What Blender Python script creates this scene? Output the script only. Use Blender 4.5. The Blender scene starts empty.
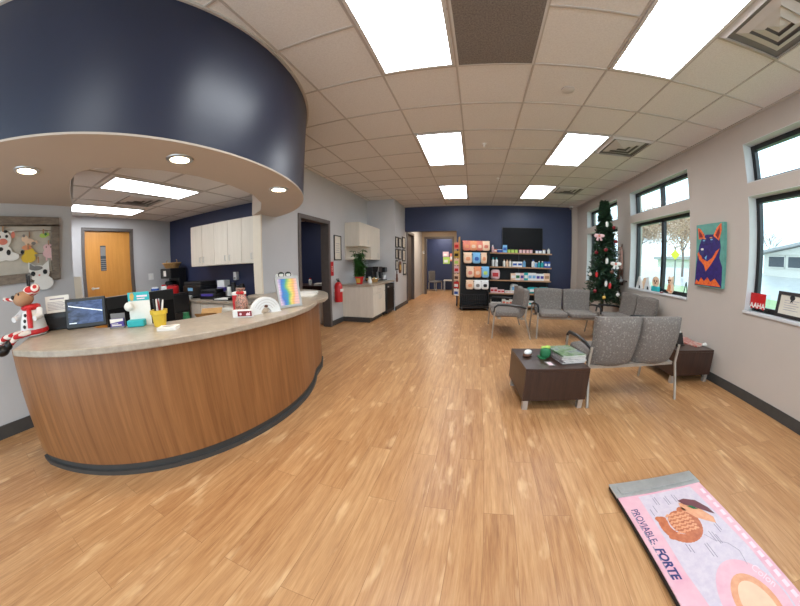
import bpy, bmesh, math, random
from mathutils import Vector, Matrix
random.seed(7)
SC = bpy.context.scene
COL = SC.collection
PI = math.pi
R = math.radians

# ------------------------------------------------------------------ colour and materials
def lin(c):
    c = c / 255.0
    return c / 12.92 if c <= 0.04045 else ((c + 0.055) / 1.055) ** 2.4
def S(r, g, b):
    return (lin(r), lin(g), lin(b), 1.0)

def new_mat(name):
    m = bpy.data.materials.new(name); m.use_nodes = True
    nt = m.node_tree
    return m, nt, nt.nodes['Principled BSDF']

def mix_rgb(nt, fac, a, b, mode='MIX'):
    n = nt.nodes.new('ShaderNodeMix'); n.data_type = 'RGBA'; n.blend_type = mode
    for sock, val in ((n.inputs[0], fac), (n.inputs[6], a), (n.inputs[7], b)):
        if isinstance(val, bpy.types.NodeSocket): nt.links.new(val, sock)
        else: sock.default_value = val
    return n.outputs[2]

def noise(nt, vec, scale, detail=3, rough=0.55):
    n = nt.nodes.new('ShaderNodeTexNoise')
    n.inputs['Scale'].default_value = scale; n.inputs['Detail'].default_value = detail
    n.inputs['Roughness'].default_value = rough
    if vec is not None: nt.links.new(vec, n.inputs['Vector'])
    return n.outputs['Fac']

def coords(nt, which='Object', scale=(1, 1, 1), rot=(0, 0, 0)):
    if which == 'World':
        src = nt.nodes.new('ShaderNodeNewGeometry').outputs['Position']
    else:
        src = nt.nodes.new('ShaderNodeTexCoord').outputs[which]
    mp = nt.nodes.new('ShaderNodeMapping')
    mp.inputs['Scale'].default_value = scale; mp.inputs['Rotation'].default_value = rot
    nt.links.new(src, mp.inputs['Vector'])
    return mp.outputs['Vector']

def ramp(nt, fac, stops):
    n = nt.nodes.new('ShaderNodeValToRGB'); nt.links.new(fac, n.inputs[0])
    els = n.color_ramp.elements
    while len(els) < len(stops): els.new(0.5)
    for e, (p, c) in zip(els, stops): e.position = p; e.color = c
    return n.outputs[0]

def bump(nt, bsdf, height, strength, dist=0.01):
    b = nt.nodes.new('ShaderNodeBump'); b.inputs['Strength'].default_value = strength
    b.inputs['Distance'].default_value = dist
    nt.links.new(height, b.inputs['Height']); nt.links.new(b.outputs[0], bsdf.inputs['Normal'])

def pm(name, c, rough=0.5, metal=0.0, var=0.08, scale=14.0, bmp=0.0, coat=0.0):
    """plain paint / plastic / paper with a little uneven colour"""
    m, nt, b = new_mat(name)
    f = noise(nt, coords(nt), scale)
    lo = tuple(x * (1 - var) for x in c[:3]) + (1,); hi = tuple(min(1, x * (1 + var)) for x in c[:3]) + (1,)
    nt.links.new(ramp(nt, f, [(0.3, lo), (0.7, hi)]), b.inputs['Base Color'])
    b.inputs['Roughness'].default_value = rough; b.inputs['Metallic'].default_value = metal
    if coat: b.inputs['Coat Weight'].default_value = coat
    if bmp: bump(nt, b, noise(nt, coords(nt), scale * 8), bmp)
    return m

def wood(name, c1, c2, stretch=(14, 14, 0.9), rough=0.4, scale=2.0, bmp=0.03):
    m, nt, b = new_mat(name)
    v = coords(nt, 'Object', stretch)
    f1 = noise(nt, v, scale, 6, 0.6)
    v2 = coords(nt, 'Object', tuple(s * 5 for s in stretch))
    f2 = noise(nt, v2, scale, 3)
    col = ramp(nt, f1, [(0.3, c1), (0.72, c2)])
    col = mix_rgb(nt, 0.22, col, ramp(nt, f2, [(0.35, c1), (0.65, c2)]))
    nt.links.new(col, b.inputs['Base Color']); b.inputs['Roughness'].default_value = rough
    bump(nt, b, f2, bmp)
    return m

def emit(name, c, strength):
    m, nt, b = new_mat(name)
    b.inputs['Base Color'].default_value = c
    b.inputs['Emission Color'].default_value = c; b.inputs['Emission Strength'].default_value = strength
    return m

M = {}
M['wall'] = pm('cool grey wall paint', S(194, 193, 194), 0.7, var=0.02, scale=3, bmp=0.04)
M['wall_warm'] = pm('warm beige grey wall paint', S(190, 179, 169), 0.7, var=0.02, scale=3, bmp=0.04)
M['wall_beige'] = pm('beige wall paint', S(166, 150, 132), 0.7, var=0.02, scale=3, bmp=0.04)
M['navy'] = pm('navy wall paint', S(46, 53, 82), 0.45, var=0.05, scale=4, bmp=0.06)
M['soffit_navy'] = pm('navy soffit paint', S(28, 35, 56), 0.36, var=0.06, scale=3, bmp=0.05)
M['soffit_under'] = pm('tan soffit paint', S(186, 172, 158), 0.7, var=0.02, scale=3)
M['base_dark'] = pm('charcoal vinyl base', S(66, 64, 62), 0.5)
M['frame_dark'] = pm('dark brown grey frame paint', S(96, 88, 84), 0.45)
M['black'] = pm('black plastic', S(22, 22, 24), 0.35)
M['black_matte'] = pm('black matte metal', S(26, 25, 27), 0.6)
M['white'] = pm('white plastic', S(232, 232, 230), 0.4, var=0.03)
M['white_reveal'] = pm('white window reveal', S(205, 205, 205), 0.6, var=0.02)
M['paper'] = pm('white paper', S(236, 233, 226), 0.8, var=0.03)
M['cream_lam'] = wood('cream laminate', S(212, 202, 186), S(224, 214, 199), (10, 10, 0.8), 0.45)
M['silver'] = pm('brushed metal', S(200, 200, 198), 0.32, metal=0.7)
M['chair_metal'] = pm('champagne grey chair metal', S(172, 162, 150), 0.4, metal=0.35)
M['red'] = pm('red gloss', S(196, 30, 34), 0.35)
M['darkred'] = pm('dark red', S(130, 24, 34), 0.5)
M['yellow'] = pm('yellow plastic', S(225, 190, 60), 0.45)
M['teal'] = pm('teal plastic', S(40, 172, 178), 0.45)
M['purple'] = pm('violet print', S(78, 62, 150), 0.5)
M['blue'] = pm('blue print', S(44, 88, 170), 0.5)
M['lightblue'] = pm('light blue print', S(120, 178, 220), 0.5)
M['green'] = pm('green print', S(34, 112, 68), 0.6)
M['lime'] = pm('lime print', S(180, 210, 100), 0.6)
M['orange'] = pm('orange print', S(228, 150, 106), 0.5)
M['peach'] = pm('peach print', S(234, 200, 170), 0.55)
M['salmon'] = pm('salmon print', S(220, 128, 108), 0.5)
M['pink'] = pm('pink paper', S(230, 190, 192), 0.6)
M['tan'] = pm('tan cloth', S(176, 136, 104), 0.8)
M['cardboard'] = pm('cardboard', S(196, 152, 96), 0.8)
M['brown'] = pm('brown print', S(96, 58, 40), 0.6)
M['wicker'] = pm('tan wicker', S(186, 146, 92), 0.75, var=0.25, scale=60, bmp=0.3)
M['gold'] = pm('gold print', S(200, 160, 70), 0.5)
M['grey'] = pm('mid grey plastic', S(126, 124, 122), 0.5)
M['beige_wall_end'] = pm('cream post paint', S(230, 218, 198), 0.55, var=0.02)
M['screen_dark'] = pm('dark screen glass', S(10, 10, 13), 0.55)
M['screen_dark'].node_tree.nodes['Principled BSDF'].inputs['Specular IOR Level'].default_value = 0.2
M['trunk'] = pm('bark brown', S(78, 56, 40), 0.85, var=0.25, bmp=0.3)
M['espresso'] = wood('espresso wood laminate', S(46, 30, 24), S(70, 46, 36), (16, 16, 1.4), 0.35)
M['espresso_top'] = wood('espresso wood laminate top', S(48, 32, 26), S(72, 49, 39), (1.4, 16, 16), 0.3)
M['door_wood'] = wood('honey maple door veneer', S(196, 132, 58), S(214, 152, 76), (8, 8, 0.7), 0.35)
M['desk_wood'] = wood('medium oak laminate', S(120, 76, 41), S(160, 108, 64), (18, 18, 0.7), 0.38, scale=1.6)
M['grate'] = pm('return grille grey', S(128, 119, 112), 0.6, var=0.3, scale=90, bmp=0.4)
M['grid'] = pm('ceiling grid paint', S(186, 178, 170), 0.6, var=0.02)
M['vent_white'] = pm('vent white metal', S(206, 202, 198), 0.5, var=0.02)
M['vent_dark'] = pm('vent throat grey', S(120, 117, 113), 0.7)
M['diffuser'] = emit('lit acrylic diffuser', (0.90, 0.95, 1.0, 1), 12.0)
M['lamp_warm'] = emit('lit recessed lamp', (1.0, 0.80, 0.52, 1), 16.0)
M['frosted'] = pm('frosted white acrylic', S(226, 224, 216), 0.4)

def mk_ceiling():
    m, nt, b = new_mat('acoustic ceiling tile')
    v = coords(nt, 'World')
    f = noise(nt, v, 260, 2); f2 = noise(nt, v, 70, 4)
    col = mix_rgb(nt, 0.5, ramp(nt, f, [(0.35, S(212, 206, 200)), (0.6, S(230, 226, 222))]), ramp(nt, f2, [(0.35, S(214, 209, 203)), (0.6, S(228, 224, 219))]))
    nt.links.new(col, b.inputs['Base Color']); b.inputs['Roughness'].default_value = 0.85
    bump(nt, b, f, 0.15, 0.004)
    return m
M['ceiling'] = mk_ceiling()

def mk_floor():
    m, nt, b = new_mat('oak plank vinyl floor')
    v = coords(nt, 'World', (1, 1, 1), (0, 0, PI / 2))
    br = nt.nodes.new('ShaderNodeTexBrick')
    nt.links.new(v, br.inputs['Vector'])
    br.offset = 0.41; br.offset_frequency = 2
    br.inputs['Scale'].default_value = 1.0
    br.inputs['Brick Width'].default_value = 1.05; br.inputs['Row Height'].default_value = 0.15
    br.inputs['Mortar Size'].default_value = 0.0011; br.inputs['Mortar Smooth'].default_value = 0.4
    br.inputs['Color1'].default_value = (0, 0, 0, 1); br.inputs['Color2'].default_value = (1, 1, 1, 1)
    br.inputs['Mortar'].default_value = (0.5, 0.5, 0.5, 1)
    tint = ramp(nt, br.outputs['Color'], [(0.0, S(158, 108, 68)), (0.5, S(186, 138, 92)), (1.0, S(206, 162, 116))])
    # grain offset by the plank so it breaks at joints
    sep = nt.nodes.new('ShaderNodeVectorMath'); sep.operation = 'MULTIPLY_ADD'
    sep.inputs[1].default_value = (37, 11, 5)
    nt.links.new(br.outputs['Color'], sep.inputs[0]); nt.links.new(v, sep.inputs[2])
    mp = nt.nodes.new('ShaderNodeMapping'); mp.inputs['Scale'].default_value = (1.6, 17, 1)
    nt.links.new(sep.outputs[0], mp.inputs['Vector'])
    g = noise(nt, mp.outputs[0], 2.2, 7, 0.62)
    mp2 = nt.nodes.new('ShaderNodeMapping'); mp2.inputs['Scale'].default_value = (3, 70, 1)
    nt.links.new(sep.outputs[0], mp2.inputs['Vector'])
    g2 = noise(nt, mp2.outputs[0], 3.0, 3)
    mp3 = nt.nodes.new('ShaderNodeMapping'); mp3.inputs['Scale'].default_value = (2.2, 7, 1)
    nt.links.new(sep.outputs[0], mp3.inputs['Vector'])
    g3 = noise(nt, mp3.outputs[0], 1.7, 3, 0.5)
    col = mix_rgb(nt, 0.55, tint, ramp(nt, g, [(0.30, S(128, 78, 43)), (0.5, S(186, 136, 89)), (0.72, S(218, 176, 128))]))
    col = mix_rgb(nt, 0.22, col, ramp(nt, g2, [(0.35, S(158, 104, 62)), (0.65, S(214, 166, 114))]))
    col = mix_rgb(nt, ramp(nt, g3, [(0.60, (0, 0, 0, 1)), (0.72, (0.6, 0.6, 0.6, 1))]), col, S(228, 190, 144))
    col = mix_rgb(nt, ramp(nt, g, [(0.22, (0.55, 0.55, 0.55, 1)), (0.31, (0, 0, 0, 1))]), col, S(112, 66, 36))
    col = mix_rgb(nt, ramp(nt, br.outputs['Fac'], [(0.0, (0, 0, 0, 1)), (1.0, (0.7, 0.7, 0.7, 1))]), col, S(120, 78, 44))
    nt.links.new(col, b.inputs['Base Color'])
    b.inputs['Roughness'].default_value = 0.36
    b.inputs['Specular IOR Level'].default_value = 0.42
    bump(nt, b, g2, 0.05, 0.002)
    return m
M['floor'] = mk_floor()

def mk_fabric():
    m, nt, b = new_mat('speckled grey upholstery')
    v = coords(nt, 'Object')
    vo = nt.nodes.new('ShaderNodeTexVoronoi'); vo.inputs['Scale'].default_value = 38
    nt.links.new(v, vo.inputs['Vector'])
    f = noise(nt, v, 130, 2)
    base = ramp(nt, f, [(0.3, S(104, 97, 92)), (0.7, S(132, 124, 117))])
    col = mix_rgb(nt, ramp(nt, vo.outputs['Distance'], [(0.24, (0.6, 0.6, 0.6, 1)), (0.34, (0, 0, 0, 1))]), base, S(158, 149, 140))
    nt.links.new(col, b.inputs['Base Color']); b.inputs['Roughness'].default_value = 0.9
    bump(nt, b, f, 0.2, 0.002)
    return m
M['fabric'] = mk_fabric()

def mk_counter():
    m, nt, b = new_mat('mottled stone laminate')
    v = coords(nt, 'World')
    f = noise(nt, v, 22, 6, 0.65); f2 = noise(nt, v, 5, 3)
    col = mix_rgb(nt, 0.4, ramp(nt, f, [(0.3, S(146, 132, 116)), (0.7, S(186, 172, 154))]), ramp(nt, f2, [(0.3, S(156, 142, 126)), (0.7, S(184, 170, 150))]))
    nt.links.new(col, b.inputs['Base Color']); b.inputs['Roughness'].default_value = 0.3
    return m
M['counter'] = mk_counter()

def mk_glass():
    m = bpy.data.materials.new('clear window glass'); m.use_nodes = True
    nt = m.node_tree; nt.nodes.clear()
    o = nt.nodes.new('ShaderNodeOutputMaterial'); t = nt.nodes.new('ShaderNodeBsdfTransparent')
    t.inputs[0].default_value = (0.93, 0.97, 0.97, 1)
    g = nt.nodes.new('ShaderNodeBsdfGlossy'); g.inputs['Roughness'].default_value = 0.02
    lw = nt.nodes.new('ShaderNodeLayerWeight')
    p5 = nt.nodes.new('ShaderNodeMath'); p5.operation = 'POWER'; p5.inputs[1].default_value = 4.0
    nt.links.new(lw.outputs['Facing'], p5.inputs[0])
    fr = nt.nodes.new('ShaderNodeMath'); fr.operation = 'MULTIPLY_ADD'; fr.inputs[1].default_value = 0.5; fr.inputs[2].default_value = 0.02
    nt.links.new(p5.outputs[0], fr.inputs[0])
    mx = nt.nodes.new('ShaderNodeMixShader')
    nt.links.new(fr.outputs[0], mx.inputs[0]); nt.links.new(t.outputs[0], mx.inputs[1]); nt.links.new(g.outputs[0], mx.inputs[2])
    nt.links.new(mx.outputs[0], o.inputs[0])
    return m
M['glass'] = mk_glass()

def mk_needles():
    m, nt, b = new_mat('dark green needles')
    f = noise(nt, coords(nt), 9, 3)
    nt.links.new(ramp(nt, f, [(0.3, S(28, 50, 36)), (0.7, S(60, 94, 62))]), b.inputs['Base Color'])
    b.inputs['Roughness'].default_value = 0.7
    return m
M['needles'] = mk_needles()
M['leaf'] = pm('houseplant leaf green', S(58, 100, 44), 0.5, var=0.35, scale=20)

def mk_spectrum():
    m, nt, b = new_mat('rainbow striped chart print')
    v = nt.nodes.new('ShaderNodeTexCoord').outputs['Generated']
    sx = nt.nodes.new('ShaderNodeSeparateXYZ'); nt.links.new(v, sx.inputs[0])
    n = noise(nt, v, 2.0, 1)
    ad = nt.nodes.new('ShaderNodeMath'); ad.operation = 'MULTIPLY_ADD'; ad.inputs[1].default_value = 0.35
    nt.links.new(n, ad.inputs[0]); nt.links.new(sx.outputs[0], ad.inputs[2])
    sb = nt.nodes.new('ShaderNodeMath'); sb.operation = 'SUBTRACT'; sb.inputs[1].default_value = 0.175
    nt.links.new(ad.outputs[0], sb.inputs[0])
    col = ramp(nt, sb.outputs[0], [(0.02, S(232, 205, 225)), (0.2, S(70, 120, 200)), (0.36, S(60, 150, 190)), (0.46, S(120, 185, 110)), (0.58, S(235, 215, 110)), (0.72, S(240, 180, 110)), (0.9, S(240, 195, 190))])
    wv = nt.nodes.new('ShaderNodeTexWave'); wv.bands_direction = 'Z'; wv.inputs['Scale'].default_value = 3.2
    nt.links.new(v, wv.inputs['Vector'])
    col = mix_rgb(nt, ramp(nt, wv.outputs['Fac'], [(0.02, (0.35, 0.35, 0.35, 1)), (0.08, (0, 0, 0, 1))]), col, S(120, 110, 120))
    nt.links.new(col, b.inputs['Base Color']); b.inputs['Roughness'].default_value = 0.4
    return m
M['spectrum'] = mk_spectrum()

def mk_cctv():
    m, nt, b = new_mat('lit security screen picture')
    v = nt.nodes.new('ShaderNodeTexCoord').outputs['Generated']
    f = noise(nt, v, 5, 5)
    sx = nt.nodes.new('ShaderNodeSeparateXYZ'); nt.links.new(v, sx.inputs[0])
    base = mix_rgb(nt, sx.outputs[0], S(30, 32, 44), S(52, 84, 150))
    col = mix_rgb(nt, 0.55, base, ramp(nt, f, [(0.35, S(18, 17, 24)), (0.65, S(84, 100, 140))]))
    nt.links.new(col, b.inputs['Base Color']); nt.links.new(col, b.inputs['Emission Color'])
    b.inputs['Emission Strength'].default_value = 0.22; b.inputs['Roughness'].default_value = 0.2
    return m
M['cctv'] = mk_cctv()
M['cctv_line'] = emit('lit white screen line', (0.8, 0.9, 1, 1), 0.5)

def mk_cover(name, cols, scale=9):
    m, nt, b = new_mat(name)
    f = noise(nt, coords(nt, 'Object'), scale, 4)
    n = len(cols)
    nt.links.new(ramp(nt, f, [(0.3 + 0.4 * i / max(1, n - 1), c) for i, c in enumerate(cols)]), b.inputs['Base Color'])
    b.inputs['Roughness'].default_value = 0.3
    return m
M['cover_green'] = mk_cover('green magazine cover', [S(60, 70, 74), S(110, 140, 90), S(150, 160, 150), S(80, 90, 120)], 12)
M['cover_red'] = mk_cover('red and white magazine cover', [S(220, 215, 205), S(190, 80, 60), S(228, 220, 210)], 14)
M['cover_blue'] = mk_cover('blue magazine cover', [S(200, 210, 215), S(90, 150, 175), S(225, 225, 220)], 14)
M['cover_grey'] = mk_cover('grey magazine cover', [S(120, 110, 110), S(190, 180, 180), S(120, 90, 90)], 14)
M['tweed'] = mk_cover('red and tan patterned wrap', [S(150, 50, 52), S(206, 160, 140), S(84, 40, 36), S(214, 196, 178)], 60)
M['grass'] = mk_cover('lawn grass', [S(120, 160, 84), S(150, 180, 104)], 3)
M['road'] = mk_cover('pale wet asphalt', [S(176, 178, 178), S(196, 198, 198)], 2)
M['siding'] = pm('white siding', S(224, 222, 214), 0.7)
M['shingle'] = pm('grey roof shingle', S(176, 176, 178), 0.8, var=0.15)
M['win_dark'] = pm('dark house window', S(70, 78, 86), 0.2)
M['bare_wood'] = pm('bare grey branches', S(136, 124, 116), 0.9, var=0.2)
M['autumn'] = mk_cover('thin autumn leaves', [S(196, 156, 124), S(208, 178, 152), S(176, 150, 132)], 6)
M['sign_yellow'] = pm('yellow street sign', S(226, 226, 60), 0.5)
M['mat_pink'] = mk_cover('pale pink print', [S(222, 158, 178), S(232, 186, 196), S(226, 168, 184)], 6)
M['mat_white'] = mk_cover('lilac white print', [S(204, 190, 204), S(218, 206, 214)], 40)
M['organ'] = mk_cover('terracotta organ print', [S(178, 92, 58), S(208, 126, 86)], 30)
M['organ_light'] = mk_cover('light peach organ print', [S(222, 150, 110), S(232, 172, 132)], 30)
M['liver'] = pm('maroon organ print', S(112, 60, 66), 0.4)
M['ink'] = pm('navy ink', S(46, 50, 110), 0.5)
M['ink_grey'] = pm('grey ink', S(150, 140, 156), 0.5)
M['ink_pale'] = pm('pale pink ink', S(240, 214, 222), 0.5)
M['deepblue'] = pm('deep ultramarine paint', S(44, 28, 104), 0.5, var=0.3, scale=30)
M['hotorange'] = mk_cover('hot orange and red paint', [S(214, 62, 40), S(240, 124, 56), S(206, 44, 48)], 22)
M['teal_paint'] = pm('teal green paint', S(96, 158, 146), 0.6, var=0.12)
M['frame_rustic'] = wood('weathered grey brown frame wood', S(98, 86, 76), S(150, 136, 120), (6, 20, 20), 0.7, bmp=0.2)
M['canvas'] = pm('pale backing board', S(198, 190, 176), 0.8)
M['frame_black'] = pm('black picture frame', S(34, 27, 25), 0.4)
M['cert'] = pm('certificate paper', S(216, 208, 192), 0.6, var=0.06)
M['striped'] = None
def mk_striped():
    m, nt, b = new_mat('red and white striped knit')
    wv = nt.nodes.new('ShaderNodeTexWave'); wv.bands_direction = 'X'; wv.inputs['Scale'].default_value = 12
    nt.links.new(coords(nt, 'Object', (1, 1, 1), (0.5, 0.4, 0.7)), wv.inputs['Vector'])
    nt.links.new(ramp(nt, wv.outputs['Fac'], [(0.45, S(190, 44, 48)), (0.55, S(232, 222, 214))]), b.inputs['Base Color'])
    b.inputs['Roughness'].default_value = 0.9
    return m
M['striped'] = mk_striped()

# ------------------------------------------------------------------ mesh builder
class MB:
    def __init__(s): s.v = []; s.f = []; s.m = []
    def add(s, vs, fs, mi=0, X=None):
        o = len(s.v)
        s.v += [tuple(X @ Vector(v)) if X else tuple(v) for v in vs]
        s.f += [[i + o for i in f] for f in fs]; s.m += [mi] * len(fs)
        return s
    def box(s, a, b, mi=0, X=None):
        x0, y0, z0 = a; x1, y1, z1 = b
        vs = [(x0, y0, z0), (x1, y0, z0), (x1, y1, z0), (x0, y1, z0), (x0, y0, z1), (x1, y0, z1), (x1, y1, z1), (x0, y1, z1)]
        return s.add(vs, [(0, 3, 2, 1), (4, 5, 6, 7), (0, 1, 5, 4), (1, 2, 6, 5), (2, 3, 7, 6), (3, 0, 4, 7)], mi, X)
    def prism(s, poly, z0, z1, mi=0, X=None):
        n = len(poly)
        area = sum(poly[i][0] * poly[(i + 1) % n][1] - poly[(i + 1) % n][0] * poly[i][1] for i in range(n))
        if area < 0: poly = poly[::-1]
        vs = [(x, y, z0) for x, y in poly] + [(x, y, z1) for x, y in poly]
        fs = [list(range(n))[::-1], [n + i for i in range(n)]] + [(i, (i + 1) % n, n + (i + 1) % n, n + i) for i in range(n)]
        return s.add(vs, fs, mi, X)
    def card(s, poly, y0, y1, mi=0, X=None):
        """outline in x,z with thickness along y (front is y0)"""
        T = Matrix(((1, 0, 0, 0), (0, 0, -1, 0), (0, 1, 0, 0), (0, 0, 0, 1)))
        return s.prism(poly, -y1, -y0, mi, (X @ T) if X else T)
    def tube(s, pts, r, n=8, mi=0, closed=False, X=None):
        P = [Vector(p) for p in pts]; k = len(P)
        rs = r if isinstance(r, (list, tuple)) else [r] * k
        vs = []; fs = []
        prev = None
        for i, p in enumerate(P):
            if closed: t = (P[(i + 1) % k] - P[i - 1])
            else: t = P[min(i + 1, k - 1)] - P[max(i - 1, 0)]
            t.normalize()
            a = prev if prev is not None else (Vector((0, 0, 1)) if abs(t.z) < 0.9 else Vector((1, 0, 0)))
            u = (a - t * a.dot(t))
            if u.length < 1e-5: u = t.orthogonal()
            u.normalize(); w = t.cross(u); prev = u
            for j in range(n):
                an = 2 * PI * j / n
                vs.append(tuple(p + (u * math.cos(an) + w * math.sin(an)) * rs[i]))
        for i in range(k if closed else k - 1):
            for j in range(n):
                a0 = i * n + j; a1 = i * n + (j + 1) % n
                b0 = ((i + 1) % k) * n + j; b1 = ((i + 1) % k) * n + (j + 1) % n
                fs.append((a0, a1, b1, b0))
        if not closed:
            fs.append(tuple(range(n))[::-1]); fs.append(tuple((k - 1) * n + j for j in range(n)))
        return s.add(vs, fs, mi, X)
    def lathe(s, prof, c=(0, 0, 0), n=20, mi=0, X=None, cap=True):
        vs = []; fs = []; k = len(prof)
        for r, z in prof:
            for j in range(n):
                an = 2 * PI * j / n
                vs.append((c[0] + r * math.cos(an), c[1] + r * math.sin(an), c[2] + z))
        for i in range(k - 1):
            for j in range(n):
                fs.append((i * n + j, i * n + (j + 1) % n, (i + 1) * n + (j + 1) % n, (i + 1) * n + j))
        if cap and prof[0][0] > 1e-6: fs.append(tuple(range(n))[::-1])
        if cap and prof[-1][0] > 1e-6: fs.append(tuple((k - 1) * n + j for j in range(n)))
        return s.add(vs, fs, mi, X)
    def cyl(s, p0, p1, r, n=16, mi=0, X=None): return s.tube([p0, p1], r, n, mi, X=X)
    def ell(s, c, rad, e1=1.0, e2=1.0, nu=20, nv=12, mi=0, X=None):
        """super-ellipsoid"""
        def pw(v, e): return math.copysign(abs(v) ** e, v)
        vs = []; fs = []
        for i in range(nv + 1):
            ph = -PI / 2 + PI * i / nv
            for j in range(nu):
                th = 2 * PI * j / nu
                vs.append((c[0] + rad[0] * pw(math.cos(ph), e1) * pw(math.cos(th), e2), c[1] + rad[1] * pw(math.cos(ph), e1) * pw(math.sin(th), e2), c[2] + rad[2] * pw(math.sin(ph), e1)))
        for i in range(nv):
            for j in range(nu):
                fs.append((i * nu + j, i * nu + (j + 1) % nu, (i + 1) * nu + (j + 1) % nu, (i + 1) * nu + j))
        return s.add(vs, fs, mi, X)
    def out(s, name, mats, parent=None, smooth=40, bevel=0.0, loc=None, rz=0.0, seg=2):
        me = bpy.data.meshes.new(name); me.from_pydata(s.v, [], s.f)
        if not isinstance(mats, (list, tuple)): mats = [mats]
        for m in mats: me.materials.append(M[m] if isinstance(m, str) else m)
        me.polygons.foreach_set('material_index', s.m)
        bm = bmesh.new(); bm.from_mesh(me); bmesh.ops.remove_doubles(bm, verts=bm.verts, dist=1e-6)
        bmesh.ops.recalc_face_normals(bm, faces=bm.faces); bm.to_mesh(me); bm.free()
        if smooth:
            me.polygons.foreach_set('use_smooth', [True] * len(me.polygons)); me.set_sharp_from_angle(angle=R(smooth))
        o = bpy.data.objects.new(name, me); COL.objects.link(o)
        if parent: o.parent = parent
        if loc: o.location = loc
        if rz: o.rotation_euler = (0, 0, rz)
        if bevel:
            b = o.modifiers.new('edge', 'BEVEL'); b.width = bevel; b.segments = seg; b.limit_method = 'ANGLE'; b.angle_limit = R(50)
        return o

def tag(o, label, cat, group=None):
    o['label'] = label; o['category'] = cat
    if group: o['group'] = group
    return o
def thing(name, label, cat, loc=(0, 0, 0), rz=0.0, group=None):
    o = bpy.data.objects.new(name, None); COL.objects.link(o)
    o.location = loc; o.rotation_euler = (0, 0, rz); o.empty_display_size = 0.1
    return tag(o, label, cat, group)
def struct(o): o['kind'] = 'structure'; return o
def sempty(name, loc=(0, 0, 0), rz=0.0):
    o = bpy.data.objects.new(name, None); COL.objects.link(o); o.location = loc; o.rotation_euler = (0, 0, rz)
    return struct(o)
def copy_tree(o, loc, label=None, rz=None, group=None):
    c = o.copy(); COL.objects.link(c); c.location = loc
    if rz is not None: c.rotation_euler = (0, 0, rz)
    if label: c['label'] = label
    if group: c['group'] = group
    for ch in list(o.children):
        k = ch.copy(); COL.objects.link(k); k.parent = c
        for g in list(ch.children):
            h = g.copy(); COL.objects.link(h); h.parent = k
    return c
def text(name, s, size, mat, parent, loc, rot=(0, 0, 0), ext=0.0006, align='CENTER', shear=0.0, bold=0.0, sx=1.0):
    cu = bpy.data.curves.new(name, 'FONT'); cu.body = s; cu.size = size; cu.extrude = ext; cu.align_x = align
    cu.shear = shear; cu.offset = bold
    t = bpy.data.objects.new(name + '_tmp', cu)
    me = bpy.data.meshes.new_from_object(t); bpy.data.objects.remove(t)
    me.materials.clear(); me.materials.append(M[mat])
    o = bpy.data.objects.new(name, me); COL.objects.link(o); o.parent = parent
    o.location = loc; o.rotation_euler = rot; o.scale = (sx, 1, 1)
    return o
def arc(c, r, a0, a1, n):
    return [(c[0] + r * math.cos(R(a0 + (a1 - a0) * i / n)), c[1] + r * math.sin(R(a0 + (a1 - a0) * i / n))) for i in range(n + 1)]

# ------------------------------------------------------------------ camera
H = 2.797; XL = -2.58; XR = 2.95; YB = 7.83; XF = -3.3
cd = bpy.data.cameras.new('camera'); cam = bpy.data.objects.new('camera', cd); COL.objects.link(cam)
cd.type = 'PANO'; cd.panorama_type = 'FISHEYE_LENS_POLYNOMIAL'
cd.sensor_width = 36.0; cd.sensor_height = 36.0 * 606 / 800; cd.fisheye_fov = R(200)
cd.fisheye_polynomial_k0 = 0.0
cd.fisheye_polynomial_k1 = -0.079420685; cd.fisheye_polynomial_k2 = -1.3769678e-05
cd.fisheye_polynomial_k3 = 3.7036854e-05; cd.fisheye_polynomial_k4 = -5.5875652e-07
cam.matrix_world = Matrix.Translation((0, 0, 1.194)) @ (Matrix.Rotation(0.25285, 3, 'Z') @ Matrix.Rotation(-0.142565, 3, 'X') @ Matrix(((1, 0, 0), (0, 0, -1), (0, 1, 0))) @ Matrix.Rotation(-0.00645, 3, 'Z')).to_4x4()
SC.camera = cam

# ------------------------------------------------------------------ room shell
struct(MB().box((-8, -2.5, -0.12), (XR + 0.25, 14, 0)).out('floor', 'floor', smooth=0))
# ceiling: lobby slab, with the reception bay kept lower
struct(MB().box((-6, -2.5, H), (XR + 0.25, YB + 0.01, H + 0.1)).out('ceiling', 'ceiling', smooth=0))
T = 0.6096
gxs = [(i + 3.907) * T for i in range(-9, 2)]
gys = [(j + 3.367) * T for j in range(-6, 10)]
g = MB()
for x in gxs:
    if x < XR: g.box((x - 0.008, -2.4, H - 0.006), (x + 0.008, YB, H + 0.002))
for y in gys:
    if y < YB: g.box((-3.3, y - 0.008, H - 0.0065), (XR, y + 0.008, H + 0.002))
struct(g.out('ceiling_grid', 'grid', smooth=0))
# perimeter angle on the window wall and back wall
struct(MB().box((XR - 0.03, -2.4, H - 0.012), (XR, YB, H)).box((XL, YB - 0.03, H - 0.012), (XR, YB, H)).out('trim_1', 'grid', smooth=0))

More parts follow.
